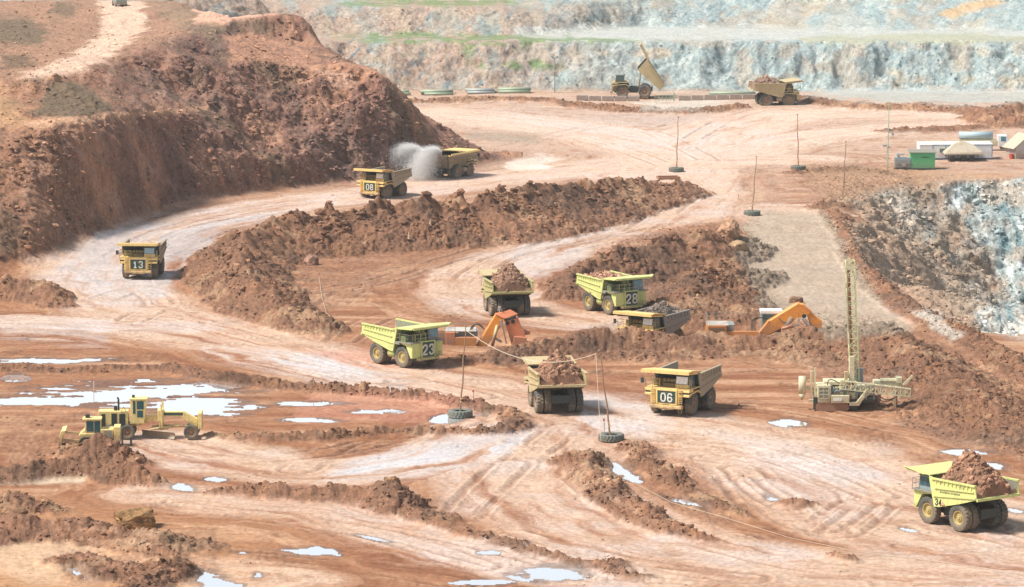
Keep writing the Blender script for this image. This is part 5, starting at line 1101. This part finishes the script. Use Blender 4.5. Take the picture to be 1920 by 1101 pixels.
# excavators, half behind the dirt bank
def hoses(mb, L): 
    for P_ in L:
        pts_ = []
        a, b_, c_ = [Vector(q) for q in P_]
        for k in range(11): t = k/10; pts_.append(a*(1-t)**2 + b_*2*t*(1-t) + c_*t*t)
        mb.path(pts_, .06, 5)
o_ = PY(935, 645, 463); E = thing('excavator', 'orange excavator with its arm bent in an upside-down V before the loaded truck', 'excavator', o_, 0, 'orange excavators behind the dirt bank')
m_ = MB(); m_.prism([(-3.05,-.5),(-1.9,-.7),(.5,2.7),(.68,3.38),(-.42,3.9)],-1.0,.9); m_.build('boom', ORANGE, E, bevel=.05)
m_ = MB(); m_.tube((1.15,-.66,2.8),(1.15,-.6,2.8),.26,12); m_.tube((1.85,-.66,3.0),(1.85,-.6,3.0),.26,12); m_.beam((.72,-.7,3.2),(2.3,-.7,3.6),.1,.3); m_.build('pin_recess', DARK, E)
m_ = MB(); m_.slab([(-.45,-1.03,3.92),(.7,-1.03,3.4),(2.45,.9,3.72),(1.45,1.0,4.3)],.1); m_.slab([(.1,-.9,3.7),(-.45,.9,3.9),(1.4,.95,4.2),(.9,-.2,3.8)],.05); m_.build('boom_cover', REDO, E)
m_ = MB(); m_.prism([(.78,3.05),(2.4,3.6),(2.95,2.1),(3.4,1.6),(3.5,-.2),(1.75,-.3)],-.6,.9); m_.prism([(1.7,-.3),(3.6,-.1),(3.6,1.0),(2.0,1.15)],-1.15,-.4); m_.prism([(2.6,1.0),(4.1,1.2),(4.0,1.7),(2.8,1.8)],.3,1.2); m_.build('stick', REDO, E, bevel=.05)
m_ = MB(); m_.tube((-.9,-1.05,-.4),(-.15,-1.05,2.6),.22,12); m_.build('boom_cylinder', YELD, E, True)
m_ = MB(); m_.tube((.4,-1.0,3.0),(1.0,-1.0,.2),.08,8); m_.tube((.2,-1.1,3.2),(.45,-1.1,2.4),.14,8); m_.tube((.4,-.9,.4),(-.5,-.9,.9),.16,10); m_.build('cylinder_rod', STEEL, E)
m_ = MB(); m_.tube((.1,-.2,4.2),(.1,-.2,4.9),.07,6); m_.path([(-.1,-.2,4.3),(-.05,-.2,4.9),(.25,-.2,4.9),(.35,-.2,4.3)],.05); m_.build('lamp_bracket', PALE, E)
m_ = MB(); m_.box(-6.8,-5.6,-1.6,2.2,-1.2,1.75); m_.box(-5.6,-2.9,-1.6,2.2,-1.2,1.1); bo_ = m_.build('body', REDO, E, bevel=.05)
m_ = MB(); m_.box(-5.6,-2.9,-1.63,-1.6,-.4,1.0); m_.build('panel', ORANGE, bo_); m_ = MB(); m_.box(-5.2,-2.7,-.6,2.0,1.1,1.75); m_.build('engine_cover', GREYB, bo_); m_ = MB(); m_.box(-6.9,-2.9,-1.2,2.3,1.76,1.86); m_.build('walkway', PALE, bo_)
m_ = MB()
for h in (.5,1.0): m_.path([(-6.8,-1.5,1.8+h),(-6.8,2.2,1.8+h),(-3.0,2.2,1.8+h)],.03,5); m_.tube((-6.8,-1.5,1.8+h),(-5.6,-1.5,1.8+h),.03,5)
for p in ((-6.8,-1.5),(-6.8,2.2),(-5.6,-1.5),(-4.3,2.2),(-3.0,2.2)): m_.tube((*p,1.8),(*p,2.8),.03,5)
m_.build('railing', STEEL, E)
m_ = MB(); hoses(m_, [[(-3.9+.2*k,-.4+k*.3,1.2),(-3.4+.1*k,-.5+k*.3,3.6),(-1.9,-.5+k*.3,2.0)] for k in range(3)]); m_.build('hydraulic_hose', HOSE, E); m_ = MB(); hoses(m_, [[(-3.9,-1.3,.6),(-3.4,-1.3,2.2),(-2.9,-1.3,.6)]]); m_.build('hydraulic_hose', HOSE, E)
m_ = MB(); tracks(m_, -7, 1, -2.2, -1.3, -2.6, 1.2); tracks(m_, -7, 1, 1.6, 2.5, -2.6, 1.2); m_.build('track', DARK, E)
o_ = PY(1422, 623, 470); E = thing('excavator', 'orange excavator with louvred engine box at the foot of the tan ramp', 'excavator', o_, 0, 'orange excavators behind the dirt bank')
m_ = MB(); m_.prism([(.0,-.1),(1.1,-.35),(4.3,1.35),(4.9,2.0),(6.1,2.15),(6.85,2.75),(5.9,3.75),(5.0,3.88),(1.2,1.5)],-.75,.75); m_.build('boom', ORANGE, E, bevel=.05)
m_ = MB(); m_.slab([(5.1,-.77,3.8),(6.9,-.77,2.75),(6.9,.77,2.8),(5.2,.77,3.95)],.08); m_.build('boom_cover', REDO, E)
m_ = MB(); m_.prism([(6.3,2.5),(6.9,2.65),(8.3,1.5),(8.2,.6),(6.9,.5)],-.6,.6); m_.build('stick', ORANGE, E, bevel=.05)
m_ = MB(); m_.tube((3.0,-.9,.6),(4.4,-.9,.95),.22,12); m_.build('stick_cylinder', REDO, E, True)
m_ = MB(); m_.tube((4.4,-.9,.95),(5.3,-.9,1.15),.09,8); m_.tube((5.7,-.8,1.9),(6.6,-.8,.8),.12,8); m_.tube((6.0,-.8,1.9),(6.9,-.8,.9),.06,6); m_.build('cylinder_rod', STEEL, E)
m_ = MB(); m_.beam((3.1,-.85,.5),(4.3,-.85,2.1),.25,.3); m_.build('brace', PALE, E)
m_ = MB(); m_.tube((5.9,-.95,2.25),(5.9,.95,2.25),.28,10); m_.build('pivot_pin', DARK, E)
m_ = MB(); m_.box(-6.8,-4.3,-1.9,2.2,-1.2,1.0); m_.box(-6.8,-4.3,-1.95,2.2,1.0,1.12); m_.box(-4.3,-.1,-1.6,-1.2,-.8,.35); bo_ = m_.build('body', ORANGE, E, bevel=.04)
m_ = MB()
for k in range(5): m_.box(-6.6,-4.5,-1.97,-1.9,.0+k*.18,.08+k*.18)
m_.build('louvre', GREEN, bo_)
m_ = MB(); m_.box(-6.8,-4.0,-1.8,2.3,1.125,1.2); m_.build('walkway', PALE, bo_); m_ = MB(); m_.box(-4.29,-3.2,-1.2,2.2,-.5,1.15); m_.build('side_panel', GREYB, bo_)
m_ = MB(); m_.box(.4,3.0,.5,2.8,-1.5,2.4); cb_ = m_.build('cab', GREYB, E, bevel=.05); m_ = MB(); m_.box(.3,3.2,.4,2.9,2.4,2.75); m_.build('cab_roof', WHITE, cb_); m_ = MB(); m_.box(.6,2.8,.46,.5,1.2,2.2); m_.build('window', GLASS, cb_)
m_ = MB(); hoses(m_, [[(-.9+.18*k,-1.0,.0),(-1.6+.2*k,-1.0,2.7),(.9+.1*k,-.8,1.9)] for k in range(4)]); m_.build('hydraulic_hose', HOSE, E); m_ = MB(); hoses(m_, [[(2.6,-.8,2.0),(3.3,-.85,.9),(4.3,-.8,1.9)]]); m_.build('hydraulic_hose', paint_mat('olive_hose', (.12,.12,.07), .6, .4), E)
m_ = MB()
for h in (.6,1.1): m_.path([(-6.8,-1.8,1.2+h),(-6.8,2.2,1.2+h),(-2.5,2.2,1.2+h)],.025,5)
for p in ((-6.8,-1.8),(-6.8,.2),(-6.8,2.2),(-5.3,2.2),(-3.9,2.2),(-2.5,2.2)): m_.tube((*p,1.2),(*p,2.3),.025,5)
m_.build('railing', STEEL, E)

# drill rig with lattice mast
b = at(1575, 768, .03); Dr = thing('drill_rig', 'cream tracked drill rig with an upright lattice mast and a folded lattice boom', 'drill rig', b, 0)
def rp(px): return (px-1575)/16.2
CR = CREAM
m_ = MB(); tracks(m_, rp(1528), rp(1590), -1.3, -.6, 0, .95); m_.build('track', RUST, Dr); m_ = MB(); tracks(m_, rp(1592), rp(1658), 4.2, 4.9, 0, .95); m_.build('track', RUST, Dr)
m_ = MB(); m_.box(rp(1530),rp(1640),-.9,4.4,1.0,1.35); m_.box(rp(1590),rp(1606),-.8,.8,0.1,1.1); m_.box(rp(1524),rp(1532),-1.2,-.9,.2,1.6); m_.build('chassis', DARK, Dr)
m_ = MB(); m_.box(rp(1531),rp(1556),-1.2,1.2,1.0,3.0); m_.box(rp(1556),rp(1590),.6,2.4,1.3,2.7); m_.box(rp(1545),rp(1600),-.4,2.0,2.9,3.3); m_.prism([(rp(1557),1.0),(rp(1590),1.0),(rp(1590),1.9),(rp(1557),1.9)],-1.6,-1.1); m_.box(rp(1600),rp(1640),1.0,3.6,1.4,2.5); m_.build('deck_house', CR, Dr, bevel=.04)
m_ = MB(); m_.box(rp(1534),rp(1552),-1.24,-1.2,1.5,2.75)
m_.build('radiator', DUSTY, Dr)
m_ = MB()
for k in range(4): z = 1.5+k*.42; m_.box(rp(1534),rp(1552),-1.28,-1.24,z-.03,z+.03)
for k in range(3): x = rp(1534)+k*.55; m_.box(x-.03,x+.03,-1.28,-1.24,1.5,2.75)
m_.build('radiator_guard', CR, Dr)
m_ = MB(); m_.box(rp(1560),rp(1576),-1.63,-1.6,1.25,1.55); m_.build('label_plate', WHITE, Dr)
m_ = MB()
for x, z, r_ in ((1567,2.3,.35),(1577,2.35,.4),(1589,2.2,.45),(1598,1.7,.4)): m_.tube((rp(x),-.5,z-.4),(rp(x),-.5,z+.4),r_,12); m_.tube((rp(x),-.9,z),(rp(x),0,z),r_*.6,10)
m_.build('compressor', paint_mat('pale_cream_machinery', (.5,.48,.32), .5, .6), Dr)
m_ = MB(); m_.tube((rp(1504),-.4,1.9),(rp(1504),-.4,3.9),.42,14); m_.tube((rp(1504),-.4,1.2),(rp(1504),-.4,1.9),.08,14,.42); m_.build('dust_collector', CR, Dr, True)
m_ = MB(); m_.beam((rp(1508),-.2,2.6),(rp(1532),-.2,2.3),.2,.25); m_.beam((rp(1508),-.2,3.5),(rp(1525),-.2,3.4),.12,.12); m_.box(rp(1519),rp(1522),-.6,-.3,1.0,4.6); m_.box(rp(1526),rp(1529),-.6,-.3,1.2,4.9); m_.box(rp(1515),rp(1535),-1.0,-.6,1.0,1.3); m_.build('collector_bracket', CR, Dr)
# mast: square lattice, x 1580..1602 at top
def lattice(mb, A, B, w, h, n, r=.055, face='xy'):
    A = Vector(A); B = Vector(B); d = (B-A); q = d.to_track_quat('Z', 'Y'); U = q @ Vector((w/2,0,0)); W_ = q @ Vector((0,h/2,0))
    cs = [U+W_, -U+W_, -U-W_, U-W_]
    for c_ in cs: mb.beam(A+c_, B+c_, r*2, r*2)
    for k in range(n):
        p, q2 = A+d*(k/n), A+d*((k+1)/n)
        for j in range(4):
            a_, b_ = cs[j], cs[(j+1) % 4]; mb.tube(p+a_, p+b_, r*.8, 5); mb.tube(p+(a_ if k % 2 else b_), q2+(b_ if k % 2 else a_), r*.8, 5)
    for j in range(4): mb.tube(B+cs[j], B+cs[(j+1) % 4], r*.8, 5)
mx0 = (rp(1602), .6, 3.3); mx1 = (rp(1591), .6, 17.1)
m_ = MB(); lattice(m_, mx0, mx1, 1.0, 1.0, 17, .055); mast = m_.build('mast', paint_mat('pale_lime_lattice', (.60,.62,.36), .55, .25), Dr)
m_ = MB(); m_.tube((rp(1597),.5,3.0),(rp(1588),.5,16.0),.20,10); m_.build('drill_pipe', RUST, mast); m_ = MB(); m_.beam((rp(1588),.0,9),(rp(1582),.0,14.5),.08,.08); m_.beam((rp(1603),.2,3.4),(rp(1607),.9,9.8),.07,.07); m_.beam((rp(1608),.2,3.4),(rp(1611),.9,9.5),.07,.07); m_.build('mast_brace', CR, mast)
m_ = MB(); m_.box(rp(1591),rp(1600),-.3,.4,3.3,6.2); m_.box(rp(1583),rp(1604),-.4,1.2,2.9,3.35); m_.build('feed_cover', CR, Dr, bevel=.03)
m_ = MB(); m_.box(rp(1606),rp(1618),.5,1.6,3.0,4.6); m_.build('operator_cab', GREYB, Dr, bevel=.04)
m_ = MB(); m_.box(rp(1582),rp(1588),-.5,.2,3.1,4.4); m_.build('rod_clamp', YELD, Dr)
m_ = MB(); lattice(m_, (rp(1574),-1.0,3.05), (rp(1703),-.6,2.05), .75, .9, 14, .05); m_.beam((rp(1601),-1.5,.8),(rp(1625),-1.2,2.6),.2,.25); m_.beam((rp(1612),-1.3,1.3),(rp(1634),-1.0,2.5),.16,.2); m_.beam((rp(1690),-.4,2.9),(rp(1708),-.4,4.0),.16,.2); m_.beam((rp(1696),.4,2.9),(rp(1710),.4,3.9),.16,.2); m_.prism([(rp(1590),.7),(rp(1608),.7),(rp(1618),1.8),(rp(1612),1.8),(rp(1603),1.1),(rp(1590),1.1)],-1.6,-1.3); m_.build('folded_boom', CR, Dr)
m_ = MB(); m_.box(rp(1640),rp(1690),.8,3.2,2.5,3.0); m_.tube((rp(1650),1,3.2),(rp(1685),1,3.2),.3,10); m_.box(rp(1680),rp(1690),.5,2,3.0,3.6); m_.box(rp(1676),rp(1680),.7,.95,.0,2.51); m_.box(rp(1682),rp(1686),2.6,2.9,0,2.51); m_.build('rear_platform', CR, Dr)
m_ = MB(); hoses(m_, [[(rp(1550),-1.1,3.0),(rp(1548),-1.2,4.2),(rp(1572),-1.2,3.2)], [(rp(1640),-.9,2.4),(rp(1655),-1.0,.3),(rp(1690),-.8,2.2)], [(rp(1632),-.9,2.4),(rp(1650),-1.0,.0),(rp(1685),-.8,2.0)], [(rp(1560),-1.3,2.0),(rp(1575),-1.6,2.6),(rp(1598),-1.2,2.3)]]); m_.build('hydraulic_hose', HOSE, Dr)
m_ = MB(); [m_.tube((rp(x),-.9,1.3),(rp(x),-.9,2.8+.2*(x%3)),.07,6) for x in (1558,1563,1584,1605,1612,1622,1636,1648)]; [m_.tube((rp(1556+6*k),-1.0,2.1+.1*k%3),(rp(1562+7*k),-1.0,2.5-.07*k),.08,6) for k in range(7)]; m_.build('pipework', GREYB, Dr)

# ---------------------------------------------------------------- water fanning out behind the water truck
wt = at(848, 333, .03); fw = Vector((math.cos(R(60)), math.sin(R(60)), 0)); lf = Vector((-fw.y, fw.x, 0))
def spray(label, jets, n, seed):
    rg = np.random.default_rng(seed); Vs = []
    for (sx, sy, vx, vy, vz, spread, z0, share) in jets:
        k = int(n*share); t = rg.uniform(0, 1, k)**.8; ts = (vz + math.sqrt(vz*vz + 19.6*z0))/9.8; t = t*ts
        v0 = np.stack([vx + rg.normal(0, spread, k), vy + rg.normal(0, spread, k), vz + rg.normal(0, spread*.55, k)], 1)
        x = sx + v0[:,0]*t; y = sy + v0[:,1]*t; z = z0 + v0[:,2]*t - 4.9*t*t
        ok = z > .03; x, y, z, v0, t = x[ok], y[ok], z[ok], v0[ok], t[ok]
        c_ = np.array(wt)[None] + np.array(fw)[None]*x[:,None] + np.array(lf)[None]*y[:,None]; c_[:,2] += z
        vel = np.array(fw)[None]*v0[:,:1] + np.array(lf)[None]*v0[:,1:2]; vel[:,2] += v0[:,2] - 9.8*t; vel /= np.linalg.norm(vel, axis=1)[:,None]+1e-6
        L = rg.uniform(.05, .22, len(t))[:,None]; s = rg.uniform(.006, .016, len(t))[:,None]; r1 = rg.normal(0, 1, (len(t),3)); r1 -= vel*(r1*vel).sum(1)[:,None]; r1 /= np.linalg.norm(r1, axis=1)[:,None]; r2 = np.cross(vel, r1)
        Vs.append(np.stack([c_ + vel*L, c_ - vel*L*.6 + r1*s, c_ - vel*L*.6 - r1*s*.5 + r2*s*.87, c_ - vel*L*.6 - r1*s*.5 - r2*s*.87], 1))
    V = np.concatenate(Vs); k = len(V); F = (np.array([(0,1,2),(0,2,3),(0,3,1),(1,3,2)])[None] + (np.arange(k)*4)[:,None,None]).reshape(-1,3)
    me = bpy.data.meshes.new('water_spray'); me.vertices.add(k*4); me.vertices.foreach_set('co', V.reshape(-1).astype(np.float32)); me.loops.add(F.size); me.loops.foreach_set('vertex_index', F.ravel().astype(np.int32))
    me.polygons.add(len(F)); me.polygons.foreach_set('loop_start', np.arange(0,F.size,3,dtype=np.int32)); me.polygons.foreach_set('loop_total', np.full(len(F),3,dtype=np.int32)); me.update(calc_edges=True)
    me.materials.append(MIST); o = bpy.data.objects.new('water_spray', me); C.objects.link(o); o['kind'] = 'stuff'; o['label'] = label; o['category'] = 'water spray'; return o
MIST, n_, l_, b_ = shader('white_water_mist'); b_.inputs['Base Color'].default_value = (.98,.98,.98,1); b_.inputs['Roughness'].default_value = .5
tr_ = n_.new('ShaderNodeBsdfTranslucent'); tr_.inputs[0].default_value = (.98,.98,.98,1); mx_ = n_.new('ShaderNodeMixShader'); mx_.inputs[0].default_value = .5; ts_ = n_.new('ShaderNodeBsdfTransparent'); m2_ = n_.new('ShaderNodeMixShader'); m2_.inputs[0].default_value = .35
l_.new(b_.outputs[0], mx_.inputs[1]); l_.new(tr_.outputs[0], mx_.inputs[2]); l_.new(mx_.outputs[0], m2_.inputs[1]); l_.new(ts_.outputs[0], m2_.inputs[2]); l_.new(m2_.outputs[0], n_['Material Output'].inputs['Surface'])
spray('white jet of water arching left from the back of the water truck', [(-5.2, 1.8, -2.6, 5.4, 5.5, 1.1, 4.3, .8), (-5.2, 1.8, -2.2, 4.2, 3.4, 1.5, 4.3, .2)], 60000, 5)
spray('white curtain of water falling close behind the water truck', [(-5.2, -1.0, -2.6, 2.0, 5.2, .95, 4.3, .75), (-5.2, 0, -2.6, 1.8, 2.4, 1.5, 4.3, .25)], 60000, 6)
